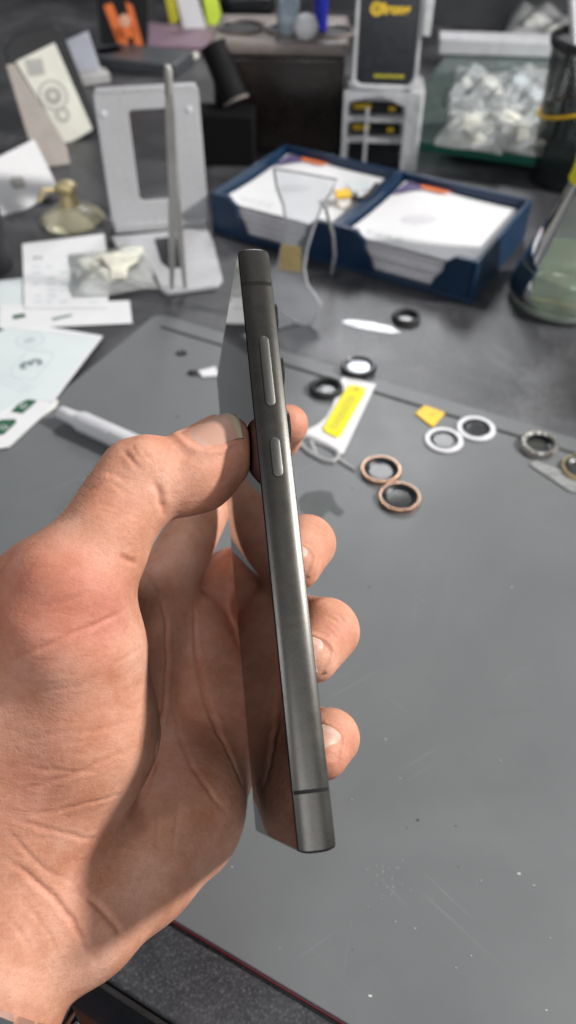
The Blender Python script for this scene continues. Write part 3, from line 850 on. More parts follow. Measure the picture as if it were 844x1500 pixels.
v1 = hv(14); v2 = hv(112)
text_mesh('brand_lettering', 'flrong', 10.5, M['logo'], bc, hmat(hw * .58, v1, 5.6), .1, .5)
mb = MB(); mb.lathe([(2.6, 0), (5.2, .2)], n=24); nn = len(mb.v); mb.v[:] = [hfr(hw * .31 + a, v1 + b, 5.5 + c) for a, b, c in mb.v]
k0 = len(mb.v); mb.lathe([(1.5, 0), (.01, .2)], n=14); mb.v[k0:] = [hfr(hw * .31 + a, v1 + b, 5.5 + c) for a, b, c in mb.v[k0:]]
mb.build('brand_ring', M['logo'], bc)
mb = MB()
for i in range(9): mb.prism([(hw * .34 + i * 2.9, v2 - 1.3), (hw * .34 + i * 2.9 + 2.1, v2 - 1.3), (hw * .34 + i * 2.9 + 2.1, v2 + 1.3), (hw * .34 + i * 2.9, v2 + 1.3)], 5.4, 5.7, hfr)
mb.build('small_lettering', M['lemon_dark'], bc)

# ------------------------------------------------------------------ glass shelf with plastic bags
gs = root('glass_shelf', 'thick glass shelf with a green edge standing behind the tray', 'glass shelf')
GA = at(560, 212, 10); GB = at(800, 246, 10)
gv = GB - GA; gl = np.linalg.norm(gv) + 260; gx = gv / np.linalg.norm(gv); gy = np.array([-gx[1], gx[0], 0])


def gfr(u, v, w): return tuple(GA + gx * u + gy * v + np.array([0, 0, w]))


mb = MB(); mb.prism([(0, 0.6), (gl, 0.6), (gl, 300), (0, 300)], 0, 8, gfr); mb.build('glass_sheet', M['green_glass'], gs)
mb = MB(); mb.prism([(0, -1.4), (gl, -1.4), (gl, .5), (0, .5)], 0, 8.2, gfr); mb.build('polished_edge', M['glass_edge'], gs, bevel=.5)
for u, v in ((8, 8), (gl - 8, 8), (8, 290), (gl - 8, 290)):
    mb = MB(); mb.lathe([(5, -12), (5, -.05)], gfr(u, v, 0), 16, True, True); mb.build('foot', M['steel'], gs, smooth=True)


def crumple(name, label, pxs, z, h, mat, group, n=5, jit=.10, shape=1.0):
    out = [at(x, y, z)[:2] for x, y in pxs]; c = np.mean(out, 0); ls = []
    prof = [(1.0, 0), (1.0, .25), (.88, .6), (.66, .85), (.35, 1.0), (.08, 1.02)]
    for k, (s_, f_) in enumerate(prof):
        l = []
        for i, p_ in enumerate(out):
            for sub in range(4):
                p2 = p_ + (out[(i + 1) % len(out)] - p_) * sub / 4; j_ = 1 + jit * random.uniform(-1, 1)
                l.append((*((p2 - c) * s_ * j_), f_ * h + (random.uniform(-.18, .22) * h if k else 0)))
        ls.append(l)
    mb = MB(); mb.loops(ls); o = mb.build(name, mat, None, (c[0], c[1], z + .1), smooth=True)
    return tag(o, label, 'plastic bag', group)


GZ = 18.2
BG = 'plastic packets on the glass shelf'


def packet(name, label, pxs, z, h, mat, group, fill=None, nf=5, cat='plastic packet'):
    """a flat plastic packet: two wavy films round thin contents, four corners given as points of the surface it lies on"""
    c4 = [at(x, y, z)[:2] for x, y in pxs]; o_ = np.mean(c4, 0); n = 22
    t = root(name, label, cat, (o_[0], o_[1], z + .05), 0, group)
    ph_ = [random.random() * 6 for _ in range(6)]

    def surf(u, v, top):
        p_ = (c4[0] * (1 - u) + c4[1] * u) * (1 - v) + (c4[3] * (1 - u) + c4[2] * u) * v - o_
        p_ = p_ + np.array([1.6 * math.sin(v * 9 + ph_[0]), 1.6 * math.sin(u * 8 + ph_[1])])
        rim = max(0.0, min(1, min(u, 1 - u, v, 1 - v) * 6)) ** .6
        w = .5 + .22 * math.sin(7 * u + 5 * v + ph_[2]) + .18 * math.sin(13 * u - 9 * v + ph_[3]) + .08 * math.sin(23 * v + 6 * u + ph_[4]) + .04 * math.sin(31 * u + 17 * v + ph_[5])
        return (p_[0], p_[1], (h * rim * max(.12, w) + .8 + random.uniform(0, .12)) if top else .1)
    mb = MB(); vs = [surf(a / n, b / n, True) for a in range(n + 1) for b in range(n + 1)]
    mb.add(vs, [(a * (n + 1) + b, (a + 1) * (n + 1) + b, (a + 1) * (n + 1) + b + 1, a * (n + 1) + b + 1) for a in range(n) for b in range(n)])
    mb.build('film', mat, t, smooth=True)
    if fill:
        for k in range(nf):
            u, v = random.uniform(.22, .78), random.uniform(.25, .75); q_ = surf(u, v, False)
            mb = MB(); mb.box((q_[0], q_[1], 1.0 + k * .5 + h * .12), (random.uniform(.14, .3) * np.linalg.norm(c4[1] - c4[0]), random.uniform(.18, .34) * np.linalg.norm(c4[3] - c4[0]), h * .22), Matrix.Rotation(random.uniform(-.6, .6), 3, 'Z'))
            mb.build('packed_part', fill, t, bevel=.5)
    return t


packet('plastic_packet', 'milky packet of pale parts lying nearest the green edge of the glass shelf', [(636, 214), (735, 228), (755, 172), (664, 160)], GZ, 12, M['packet_milk'], BG, M['bag_fill'], 6)
packet('plastic_packet', 'packet of cream parts beside the pen cup on the glass shelf', [(712, 218), (792, 232), (800, 170), (735, 150)], GZ + 1, 14, M['packet_milk'], BG, M['bag_fill'], 6)
packet('plastic_packet', 'clear crinkled packet behind the milky packets on the glass shelf', [(652, 160), (740, 165), (752, 112), (668, 104)], GZ, 16, M['packet_film'], BG, M['bag_fill'], 3)
packet('plastic_packet', 'clear packet with a bluish sheen behind the pen cup', [(728, 160), (840, 170), (830, 104), (742, 104)], GZ + 1.5, 16, M['packet_film'], BG, M['pale_blue'], 3)
packet('plastic_packet', 'clear packet lying farthest back on the glass shelf', [(732, 66), (870, 74), (860, 18), (752, 16)], GZ, 22, M['packet_film'], BG, M['cream'], 4)
q = at(735, 78, GZ); mb = MB(); mb.box((0, 0, 9), (150, 34, 17), Matrix.Rotation(-.1, 3, 'Z'))
tag(mb.build('carton', pbr('pale_grey_card', (.50, .51, .54), .6), None, (q[0], q[1], GZ + .1), bevel=2), 'long pale grey carton lying across the glass shelf', 'carton')
q = at(815, 10, GZ); mb = MB(); mb.box((0, 0, 12), (110, 70, 24), Matrix.Rotation(-.2, 3, 'Z'))
tag(mb.build('carton', M['cream'], None, (q[0] + 10, q[1] + 60, GZ + .1), bevel=2), 'cream carton behind the shiny bag at the top right', 'carton')

packet('parts_bag', 'clear plastic bag of pale cream parts lying on the white leaflets', [(106, 438), (232, 424), (216, 362), (104, 374)], DZ + 2, 9, M['packet_milk'], None, M['bag_fill'], 12, 'plastic bag')

# ------------------------------------------------------------------ mesh pen cup
cq = at(836, 278, DZ)
pc = root('pen_cup', 'black wire mesh pen cup with a yellow cord tied round it', 'pen cup', (cq[0] + 4, cq[1] + 24, DZ + .1))
CR, CH = 43.0 * K, 112.0
mb = MB(); mb.lathe([(CR * .88, 0), (CR, CH)], n=48)
o = mb.build('mesh_wall', M['wire_mesh'], pc, smooth=True)
uvl = o.data.uv_layers.new(name='UVMap')
for poly in o.data.polygons:
    us = []
    for li in poly.loop_indices:
        v = o.data.vertices[o.data.loops[li].vertex_index].co
        us.append([(math.atan2(v.y, v.x) / (2 * PI)) % 1.0, v.z / (CH * S)])
    if max(u[0] for u in us) - min(u[0] for u in us) > .5:
        for u in us:
            if u[0] < .5: u[0] += 1
    for li, u in zip(poly.loop_indices, us): uvl.data[li].uv = u
mb = MB(); mb.lathe([(CR * .88 - 1, 0), (CR * .88 + 1.2, 0), (CR * .89 + 1.2, 7), (CR * .89 - 1, 7)], n=48, close=True); mb.lathe([(CR * .88, 1), (.1, 1)], n=48); mb.build('base', M['black'], pc, smooth=True)
mb = MB(); mb.lathe([(CR - 1.5, CH - 2), (CR + 2, CH - 2), (CR + 2.4, CH + 3), (CR, CH + 5), (CR - 1.8, CH + 3)], n=48, close=True); mb.build('rim', M['black'], pc, smooth=True)
mb = MB()
pts_ = [((CR + .9) * .965 * math.cos(t), (CR + .9) * .965 * math.sin(t), 74 - 16 * math.sin((t + .9) / 2) ** 2 + 6 * math.cos(t)) for t in np.linspace(0, 2 * PI, 40)]
mb.tube(pts_, 1.5, 8); mb.build('cord', M['yellow'], pc, smooth=True)
for a0, x0, y0, x1, y1, z1, r_, mt, nm, lb in ((0, 5, -16, -28, 14, 138, 3.4, 'white_plastic', 'pen', 'white pen leaning in the black mesh cup'), (1, 12, 10, -10, 28, 150, 3, 'steel', 'file', 'thin steel rod standing in the black mesh cup')):
    mb = MB(); b0_ = np.array([cq[0] + 4, cq[1] + 24, DZ + 2]); mb.tube([b0_ + np.array([x0, y0, 6]), b0_ + np.array([x1, y1, z1])], r_, 12)
    tag(mb.build(nm if nm == 'pen' else 'steel_rod', M[mt], smooth=True), lb, 'pen' if nm == 'pen' else 'rod')

# ------------------------------------------------------------------ conical flask
fq = at(826, 436, DZ)
fl = root('conical_flask', 'conical glass flask with pale green liquid and a yellow collar', 'flask', (fq[0], fq[1], DZ + .1))
FR = 41.0
prof = [(FR * .86, 0), (FR * .97, 2.2), (FR, 7), (FR * .97, 14), (FR * .80, 34), (FR * .60, 57), (FR * .44, 77), (FR * .36, 88), (FR * .345, 94), (FR * .345, 118), (FR * .40, 122)]
mb = MB(); mb.lathe(prof, n=64, cap0=True); mb.build('glass_body', M['glass'], fl, smooth=True)
mb = MB(); mb.lathe([(FR * .83, 1), (FR * .94, 3), (FR * .97, 7), (FR * .945, 14), (FR * .85, 27), (.01, 27)], n=64, cap0=True); mb.build('liquid', M['liquid'], fl, smooth=True)
mb = MB(); mb.lathe([(FR * .83, 26.8), (FR * .862, 26.4), (FR * .85, 28.4), (FR * .835, 28.4)], n=64, close=True); mb.build('meniscus', clear('meniscus', (.93, .98, .92), .3, .22, (.84, .95, .78), .05), fl, smooth=True)
mb = MB(); mb.lathe([(FR * .84, .3), (FR * .965, 1.5), (FR * 1.004, 6), (FR * .99, 7.5), (FR * .93, 2.6)], n=64, close=True); mb.build('thick_base', clear('thick_glass', (.9, .96, .92), .35, .38, (.72, .84, .72), .05), fl, smooth=True)
mb = MB(); mb.lathe([(FR * .42, 86), (FR * .385, 93), (FR * .375, 98), (FR * .375, 129), (FR * .43, 131), (FR * .43, 135), (.01, 136)], n=48); mb.build('yellow_collar', M['lemon'], fl, smooth=True)

# ------------------------------------------------------------------ clutter at the upper left


def lean_slab(name, label, cat, pxs, ybase, lean_, t, mat, rz=0.0, parent=None, bevel=1.0, group=None, base_px=None, off=0.0):
    """an upright leaning board; its outline is given by picture points, it stands at the desk point base_px"""
    base = at(*base_px, DZ)
    bk_ = np.array([math.sin(rz), math.cos(rz), 0]); ux_ = np.array([bk_[1], -bk_[0], 0])
    up_ = np.array([0, 0, math.cos(lean_)]) + bk_ * math.sin(lean_); nn_ = np.cross(ux_, up_)
    base = base + nn_ * off

    def onp(px, py):
        d = ray(px, py); o_ = np.array([0, 0, CAMH]); tt = ((base - o_) @ nn_) / (d @ nn_); q_ = o_ + d * tt - base
        return q_ @ ux_, q_ @ up_
    fr_ = lambda a, b, w: tuple(base + ux_ * a + up_ * b + nn_ * w)
    mb = MB(); mb.prism([onp(*p_) for p_ in pxs], -t, 0, fr_); o_ = mb.build(name, mat, parent, bevel=bevel)
    if label: tag(o_, label, cat, group)
    return o_, onp, fr_


o, onp, fr_ = lean_slab('speaker_box', 'white speaker box with round grey print leaning on a black case', 'box', [(22, 90), (80, 62), (136, 190), (96, 213)], 0, .5, 8, M['cream'], -.35, base_px=(115, 206))
mb = MB()
for (px, py), r0, r1 in (((78, 140), 3, 8), ((78, 140), 12, 14), ((92, 168), 4, 7)):
    u, v = onp(px, py); k0 = len(mb.v); mb.lathe([(r0, 0), (r1, .05)], n=28); mb.v[k0:] = [fr_(u + a, v + b, .4 + c) for a, b, c in mb.v[k0:]]
u, v = onp(52, 100); mb.prism([(u - 8, v - 6), (u + 8, v - 6), (u + 8, v + 8), (u - 8, v + 8)], .3, .5, fr_)
mb.build('speaker_print', M['grey_print'], o)
lean_slab('phone_case', 'black phone case standing behind the white speaker box', 'phone case', [(6, 72), (20, 52), (78, 36), (92, 46), (150, 190), (110, 212), (20, 110)], 0, .5, 9, M['black'], -.35, base_px=(118, 200), off=-9.5)
lean_slab('beige_card', 'beige card leaning between the black case and the white box', 'card', [(8, 95), (20, 92), (96, 212), (103, 240), (66, 246), (40, 200)], 0, .55, 3, M['beige'], -.2, base_px=(88, 244))
o, onp, fr_ = lean_slab('notepad', 'white square notepad leaning at the left edge of the photo', 'notepad', [(-30, 243), (50, 203), (84, 272), (72, 284), (2, 332), (-30, 340)], 0, .7, 10, M['white'], -.5, base_px=(50, 305))
u, v = onp(26, 268); mb = MB(); mb.prism(rrect(12, 10, 3, 4, (u, v)), .3, .5, fr_); mb.build('emblem', M['grey_print'], o)
q = at(-6, 398, DZ); mb = MB(); mb.lathe([(17, 0), (18, 2), (18, 62), (16, 64)], n=28, cap0=True, cap1=True)
tag(mb.build('bottle', M['black_soft'], None, (q[0] - 6, q[1] + 6, DZ + .1), smooth=True), 'black round bottle at the left edge beside the notepad', 'bottle')
# suction cup
q = at(106, 322, DZ); sc_ = root('suction_cup', 'amber suction cup with a gold knob standing near the white stand', 'suction cup', (q[0], q[1], DZ + .1))
mb = MB(); mb.lathe([(27, 0), (27.5, 1.5), (22, 7), (11, 12), (8, 13)], n=40, cap0=True); mb.build('rubber_cup', M['amber'], sc_, smooth=True)
mb = MB(); mb.lathe([(8, 13), (7, 18), (5, 22), (8, 25), (9, 29), (6, 32), (.01, 33)], n=24); mb.build('knob', M['brass'], sc_, smooth=True)
mb = MB(); mb.tube([(-8, -2, 26), (-17, -6, 28), (-22, -8, 20)], 2.2, 8); mb.build('lever', M['brass'], sc_, smooth=True)
lean_slab('plastic_sleeve', 'pale translucent plastic sleeve standing right of the black case', 'plastic sleeve', [(94, 60), (128, 45), (146, 100), (150, 118), (122, 124), (108, 100)], 0, .4, 3, pbr('frosted_sleeve', (.50, .52, .60), .3), .1, base_px=(138, 122))
o, onp, fr_ = lean_slab('tool_box', 'black box printed with an orange letter H behind the stand', 'box', [(140, -20), (218, -30), (216, 82), (150, 84)], 0, .12, 40, M['black'], -.1, base_px=(182, 84))
mb = MB()
for pp in ([(152, 8), (164, 4), (190, 66), (172, 62)], [(184, 2), (194, 8), (212, 74), (198, 68)], [(166, 42), (196, 34), (202, 52), (172, 60)]):
    mb.prism([onp(*p_) for p_ in pp], .2, 1.0, fr_)
mb.build('orange_letter', M['orange'], o)
u, v = onp(183, 30); mb = MB(); mb.lathe([(7, 0), (.01, .5)], n=20); mb.v[:] = [fr_(u + a, v + b, 1.1 + c) for a, b, c in mb.v]; mb.build('pale_badge', pbr('peach_badge', (.72, .40, .28), .5), o)
def px_box(name, label, cat, px, py, sz, mat, rz, z0=DZ + .1, group=None, bevel=2.0):
    q_ = at(px, py, z0); mb_ = MB(); mb_.box((0, 0, sz[2] / 2), sz)
    o_ = mb_.build(name, mat, None, (q_[0], q_[1], z0), bevel=bevel); o_.rotation_euler = (0, 0, rz)
    return tag(o_, label, cat, group)


px_box('magazine', 'mauve covered magazine lying on the desk behind the tweezers', 'magazine', 250, 62, (150, 100, 10), M['mauve'], -.15)
px_box('keyboard', 'dark grey flat device under the mauve magazine and the black box', 'device', 205, 96, (120, 60, 14), pbr('slate_plastic', (.07, .075, .085), .4), -.3)
px_box('small_box', 'small off white box lying left of the orange lettered box', 'small box', 163, 92, (34, 26, 14), M['cream'], .5)
px_box('small_box', 'small pale bar shaped box lying below the plastic sleeve', 'small box', 132, 122, (44, 22, 12), pbr('pale_grey_box', (.42, .42, .42), .5), .45)
px_box('glue_tube', 'short pale tube lying at the corner of the organiser', 'tube', 272, 92, (12, 40, 9), M['cream'], -.7, bevel=4)
lean_slab('hang_tag', 'white hang tag with a cut out standing behind the magazine', 'tag', [(252, -30), (282, -30), (302, 40), (290, 56), (270, 50)], 0, .25, 2, M['white'], 0, base_px=(286, 55), group='tags standing behind the magazine')
lean_slab('hang_tag', 'lime green hang tag standing beside the white tag', 'tag', [(292, -30), (312, -30), (326, 30), (318, 48), (304, 40)], 0, .25, 2, M['lime'], 0, base_px=(316, 46), group='tags standing behind the magazine')
lean_slab('hang_tag', 'yellow and grey striped tag left of the white tag', 'tag', [(236, -30), (252, -30), (262, 30), (250, 40)], 0, .25, 2, M['lemon_dark'], 0, base_px=(256, 42), group='tags standing behind the magazine')
px_box('computer_mouse', 'black rounded computer mouse behind the organiser', 'mouse', 357, 12, (80, 120, 36), M['black'], .2, bevel=14)
px_box('white_roll', 'white roll at the top edge behind the clear bottle', 'roll', 385, 8, (60, 50, 40), M['white'], .3, bevel=12)

# ------------------------------------------------------------------ the phone
R_ph = np.array([[-0.173479, 0.10393567, 0.97933774], [-0.31151374, -0.94914927, 0.04555055], [0.93427203, -0.2971751, 0.19703486]])
T_ph = np.array([-14.18972499, 75.94663926, 230.91773633])
_a = math.radians(.7); _W, _L, _T = R_ph[:, 0].copy(), R_ph[:, 1].copy(), R_ph[:, 2].copy()
R_ph = np.stack([_W * math.cos(_a) + _T * math.sin(_a), _L, _T * math.cos(_a) - _W * math.sin(_a)], 1)
PW, PL, PT = 79.0, 162.3, 8.6
ph_base = c2w(R_ph @ np.array([PW / 2, PL, PT / 2]) + T_ph)


def phv(u, v, t):
    return tuple(c2w(R_ph @ np.array([u, v, t]) + T_ph) - ph_base)


ph = root('mobile_phone', 'slim dark titanium mobile phone held edge on with its black screen to the left', 'mobile phone', ph_base)


def metal_frame():
    m, nt, b = newmat('grey_titanium')
    b.inputs['Metallic'].default_value = 1.0
    n = noise(nt, 1500, 3); r = ramp(nt, n.outputs['Fac'], [(.3, (.106, .102, .095)), (.7, (.126, .121, .113))])
    nt.links.new(r.outputs['Color'], b.inputs['Base Color'])
    n2 = noise(nt, 220, 5); mr = nt.nodes.new('ShaderNodeMapRange'); mr.inputs['To Min'].default_value = .30; mr.inputs['To Max'].default_value = .44
    nt.links.new(n2.outputs['Fac'], mr.inputs['Value']); nt.links.new(mr.outputs['Result'], b.inputs['Roughness'])
    bump(nt, b, noise(nt, 2600, 2).outputs['Fac'], .12, .0001)
    return m


M['titanium'] = metal_frame()
M['button'] = pbr('titanium_button', (.125, .124, .120), .48, .9, var=.04, scale=800)
M['band'] = pbr('antenna_band', (.012, .012, .012), .6, spec=.15)
ms, nts, bs = newmat('black_screen_glass')
bs.inputs['Base Color'].default_value = (.004, .004, .005, 1); bs.inputs['Roughness'].default_value = .02; bs.inputs['IOR'].default_value = 1.40
nn_ = noise(nts, 40, 6, .7); mr = nts.nodes.new('ShaderNodeMapRange'); mr.inputs['From Min'].default_value = .45; mr.inputs['From Max'].default_value = .8; mr.inputs['To Min'].default_value = .015; mr.inputs['To Max'].default_value = .09
nts.links.new(nn_.outputs['Fac'], mr.inputs['Value']); nts.links.new(mr.outputs['Result'], bs.inputs['Roughness'])
M['screen'] = ms


def rr_phone(inset, r=.75, n=3):
    return rrect(PW - 2 * inset, PL - 2 * inset, max(.4, r - inset * .6), n, (PW / 2, PL / 2))


mb = MB(); ls = []
for s_ in np.linspace(-1, 1, 19):
    ins = .75 * abs(s_) ** 3.2
    ls.append([phv(a, b, PT / 2 + s_ * PT / 2) for a, b in rr_phone(ins)])
mb.loops(ls); mb.build('metal_frame', M['titanium'], ph, smooth=True)
mb = MB(); mb.loops([[phv(a, b, t) for a, b in rr_phone(i)] for i, t in ((.80, -.02), (.92, -.2), (1.2, -.28))]); mb.build('screen', M['screen'], ph)
mb = MB(); mb.loops([[phv(a, b, t) for a, b in rr_phone(i)] for i, t in ((.9, PT + .02), (1.1, PT + .2), (1.4, PT + .3))]); mb.build('rear_glass', pbr('dark_rear_glass', (.035, .035, .036), .35), ph)


def side_shape(name, v0, v1, t0, t1, out, mat, r=None):
    w, l = t1 - t0, v1 - v0
    pts_ = rrect(w, l, r if r else w / 2 - .05, 6, ((t0 + t1) / 2, (v0 + v1) / 2))
    pin = rrect(w - .7, l - .7, (r if r else w / 2 - .05) - .3, 6, ((t0 + t1) / 2, (v0 + v1) / 2))
    mb_ = MB(); mb_.loops([[phv(.3, b, a) for a, b in pts_], [phv(-out + .15, b, a) for a, b in pts_], [phv(-out, b, a) for a, b in pin]])
    return mb_.build(name, mat, ph, smooth=True)


def v_at(py):                                # distance down the near edge at picture row py
    b = None
    for v in np.arange(0, PL, .1):
        q_ = R_ph @ np.array([0, v, PT / 2]) + T_ph
        e = abs(CY - F * q_[1] / q_[2] - py)
        if b is None or e < b[0]: b = (e, v)
    return b[1]


for py0, py1, nm in ((493, 594, 'volume_button'), (641, 698, 'power_button')):
    side_shape(nm + '_gap', v_at(py0) - .3, v_at(py1) + .3, 3.0, 6.0, .03, M['black']).name = nm + '_surround'
    side_shape(nm, v_at(py0), v_at(py1), 3.2, 5.8, .38, M['button'])
for py0, py1 in ((412, 417), (1156, 1162)):
    v0, v1 = v_at(py0), v_at(py1); mb = MB(); ls = []
    for s_ in np.linspace(-.97, .97, 19):
        ins = .75 * abs(s_) ** 3.2 - .02; t = PT / 2 + s_ * PT / 2
        ls.append([phv(ins, v0, t), phv(ins, v1, t), phv(ins + .4, v1, t), phv(ins + .4, v0, t)])
    mb.loops(ls); mb.build('antenna_band', M['band'], ph)


def lens(u, v, r, h):
    mb_ = MB(); ls_ = []
    for rr_, tt in ((r, 0), (r, h - .5), (r - .4, h), (r - 1.2, h), (r - 1.6, h - .4)):
        ls_.append([phv(u + rr_ * math.cos(a), v + rr_ * math.sin(a), PT + .25 + tt) for a in np.linspace(0, 2 * PI, 41)[:-1]])
    mb_.loops(ls_); o_ = mb_.build('camera_ring', M['black'], ph, smooth=True)
    mb_ = MB(); mb_.loops([[phv(u + rr_ * math.cos(a), v + rr_ * math.sin(a), PT + .3 + h - .45 + e) for a in np.linspace(0, 2 * PI, 33)[:-1]] for rr_, e in ((r - 1.6, 0), (r * .3, .05))])
    mb_.build('camera_glass', M['screen'], o_)
    mb_ = MB(); ls_ = []
    for rr_, tt in ((r + .35, 0), (r + .35, h * .55), (r + .02, h * .6)):
        ls_.append([phv(u + rr_ * math.cos(a), v + rr_ * math.sin(a), PT + .26 + tt) for a in np.linspace(0, 2 * PI, 41)[:-1]])
    mb_.loops(ls_, False, False); mb_.build('camera_trim', M['black'], o_, smooth=True)


for py in (446, 527, 611): lens(8.6, v_at(py), 5.6, 1.25)
lens(25, v_at(480), 3.6, 1.6); lens(25, v_at(540), 4.6, 1.8)

# ------------------------------------------------------------------ the hand (signed distance volume -> one continuous mesh)
VOX = 0.64
LO = np.array([-132.0, -200.0, 184.0]); HI = np.array([34.0, 48.0, 336.0])
NG = np.ceil((HI - LO) / VOX).astype(int) + 1
AX = [(LO[i] + VOX * np.arange(NG[i])).astype(np.float32) for i in range(3)]
BIG = 9.0


def smin(a, b, k):
    h = np.maximum(k - np.abs(a - b), 0) / k
    return np.minimum(a, b) - h * h * k * .25


class Vol:
    def __init__(self): self.d = np.full(NG, BIG, np.float32)

    def region(self, lo, hi):
        i0 = np.clip(np.floor((lo - LO) / VOX).astype(int), 0, NG - 1); i1 = np.clip(np.ceil((hi - LO) / VOX).astype(int) + 1, 1, NG)
        sl = tuple(slice(a, b) for a, b in zip(i0, i1))
        g = np.meshgrid(*[AX[k][sl[k]] for k in range(3)], indexing='ij', sparse=True)
        return sl, g

    def cone(self, a, b, ra, rb, k=3.0, sub=False):
        a, b = np.asarray(a, float), np.asarray(b, float)
        m = max(ra, rb) + k + BIG
        sl, g = self.region(np.minimum(a, b) - m, np.maximum(a, b) + m)
        ba = b - a; l2 = ba @ ba
        px_, py_, pz_ = g[0] - a[0], g[1] - a[1], g[2] - a[2]
        t = np.clip((px_ * ba[0] + py_ * ba[1] + pz_ * ba[2]) / max(l2, 1e-6), 0, 1)
        d = np.sqrt((px_ - t * ba[0]) ** 2 + (py_ - t * ba[1]) ** 2 + (pz_ - t * ba[2]) ** 2) - (ra + (rb - ra) * t)
        if sub: self.d[sl] = -smin(-self.d[sl], d, k)
        else: self.d[sl] = smin(self.d[sl], d, k)
        return self

    def ell(self, c, rad, axes, k=5.0, sub=False):
        c = np.asarray(c, float); m = max(rad) + k + BIG
        sl, g = self.region(c - m, c + m)
        p = [g[0] - c[0], g[1] - c[1], g[2] - c[2]]
        q2 = 0; q4 = 0
        for ax_, r_ in zip(axes, rad):
            e = (p[0] * ax_[0] + p[1] * ax_[1] + p[2] * ax_[2])
            q2 = q2 + (e / r_) ** 2; q4 = q4 + (e / r_ ** 2) ** 2
        k0, k1 = np.sqrt(q2), np.sqrt(q4) + 1e-6
        d = k0 * (k0 - 1) / k1
        if sub: self.d[sl] = -smin(-self.d[sl], d, k)
        else: self.d[sl] = smin(self.d[sl], d, k)
        return self

    def merge(self, o, k): self.d = smin(self.d, o.d, k); return self


def unit(v): v = np.asarray(v, float); return v / np.linalg.norm(v)


def frame_axes(along, up):
    a = unit(along); u = np.asarray(up, float); u = unit(u - a * (u @ a)); return (a, u, np.cross(a, u))


#HAND_BEGIN
# palm
palm = Vol()
palm.cone(P(-82, 1505, 212), P(8, 1345, 223), 28.5, 25.5, 6)
palm.cone(P(50, 1325, 230), P(235, 868, 284), 17, 12.5, 8)
palm.cone(P(72, 1325, 232), P(268, 935, 292), 17, 12.5, 8)
palm.cone(P(92, 1335, 231), P(293, 1022, 290), 17, 12, 8)
palm.cone(P(100, 1342, 226), P(306, 1108, 274), 16.5, 11.5, 8)
palm.cone(P(128, 1324, 226), P(273, 1178, 256), 17, 19, 10)
palm.cone(P(200, 1270, 246), P(263, 1216, 263), 15, 17.5, 9)          # hypothenar
palm.cone(P(205, 1262, 240), P(294, 1128, 266), 16, 13, 8)
palm.cone(P(284, 925, 291), P(308, 1020, 284), 13.4, 14.2, 7)        # pads at the roots of the fingers
palm.cone(P(309, 1020, 284), P(318, 1118, 274), 14.2, 13.0, 7)
# thumb
th = Vol()
th.cone(P(327, 651, 229), P(290, 686, 227), 8.6, 9.7, 5)
th.cone(P(290, 686, 227), P(228, 700, 222), 9.7, 10.4, 5)
th.cone(P(322, 670, 228), P(288, 696, 226), 8.6, 8.9, 5)             # pulp
th.cone(P(288, 696, 226), P(258, 712, 224), 8.9, 8.0, 5)
th.cone(P(213, 700, 221), P(178, 745, 218), 10.6, 10.8, 4)
th.cone(P(205, 690, 219), P(188, 688, 219), 8.2, 7.2, 5)             # knuckle
th.cone(P(178, 745, 218), P(112, 850, 213), 11.0, 15.0, 5)
th.cone(P(158, 785, 213), P(166, 812, 214), 9, 8.0, 4)
th.cone(P(96, 874, 212), P(84, 908, 212), 16.2, 17, 6)
th.cone(P(62, 880, 220), P(20, 1000, 226), 16, 18, 8)
# thenar
th.cone(P(118, 955, 216), P(122, 1075, 222), 18.0, 19.2, 7)
th.cone(P(122, 1075, 222), P(60, 1240, 226), 19.2, 20, 8)
th.cone(P(40, 1000, 224), P(5, 1245, 224), 20, 22, 8)
palm.merge(th, 5)
# web between thumb and index finger
palm.cone(P(118, 880, 238), P(226, 868, 281), 9, 9, 7)
palm.cone(P(112, 950, 246), P(240, 930, 286), 12, 11, 8)
# fingers
ix = Vol()
ix.cone(P(240, 862, 282), P(318, 712, 315), 10.8, 9.2, 4)
ix.cone(P(318, 712, 315), P(352, 668, 314), 9.0, 8.8, 4)
ix.cone(P(352, 668, 314), P(408, 640, 292), 8.6, 7.6, 4)
ix.cone(P(408, 640, 292), P(422, 622, 267), 7.6, 6.8, 4)
md = Vol()
md.cone(P(272, 938, 292), P(338, 846, 312), 11.6, 10.8, 4)
md.cone(P(338, 842, 312), P(410, 806, 300), 9.2, 9.0, 4)
md.cone(P(410, 806, 300), P(448, 797, 256), 8.8, 8.6, 4)
md.cone(P(450, 796, 255), P(436, 828, 243), 9.0, 7.4, 2.5)
rg = Vol()
rg.cone(P(296, 1024, 290), P(352, 945, 304), 11.8, 11, 4)
rg.cone(P(352, 950, 302), P(432, 905, 290), 9.0, 8.6, 4)
rg.cone(P(432, 905, 290), P(478, 916, 243), 8.6, 8.4, 4)
rg.cone(P(484, 926, 241), P(460, 964, 232), 8.9, 7.2, 2.5)
pk_ = Vol()
pk_.cone(P(308, 1110, 274), P(368, 1085, 290), 10.8, 8.8, 4)
pk_.cone(P(368, 1085, 290), P(436, 1062, 280), 8.2, 7.8, 4)
pk_.cone(P(436, 1062, 280), P(482, 1078, 236), 7.8, 7.8, 4)
pk_.cone(P(486, 1082, 235), P(474, 1105, 228), 8.1, 7.2, 2.5)
palm.cone(P(332, 872, 304), P(346, 930, 303), 9.5, 10, 5)               # hidden flesh added between the fingers to block the key light
palm.cone(P(342, 868, 306), P(374, 905, 299), 10, 8.5, 4)
palm.cone(P(372, 886, 291), P(402, 878, 276), 8, 7, 3)
palm.cone(P(346, 975, 300), P(358, 1060, 290), 9.5, 9, 5)
for f_ in (ix, md, rg, pk_): palm.merge(f_, 3.0)
#HAND_END
hand = palm
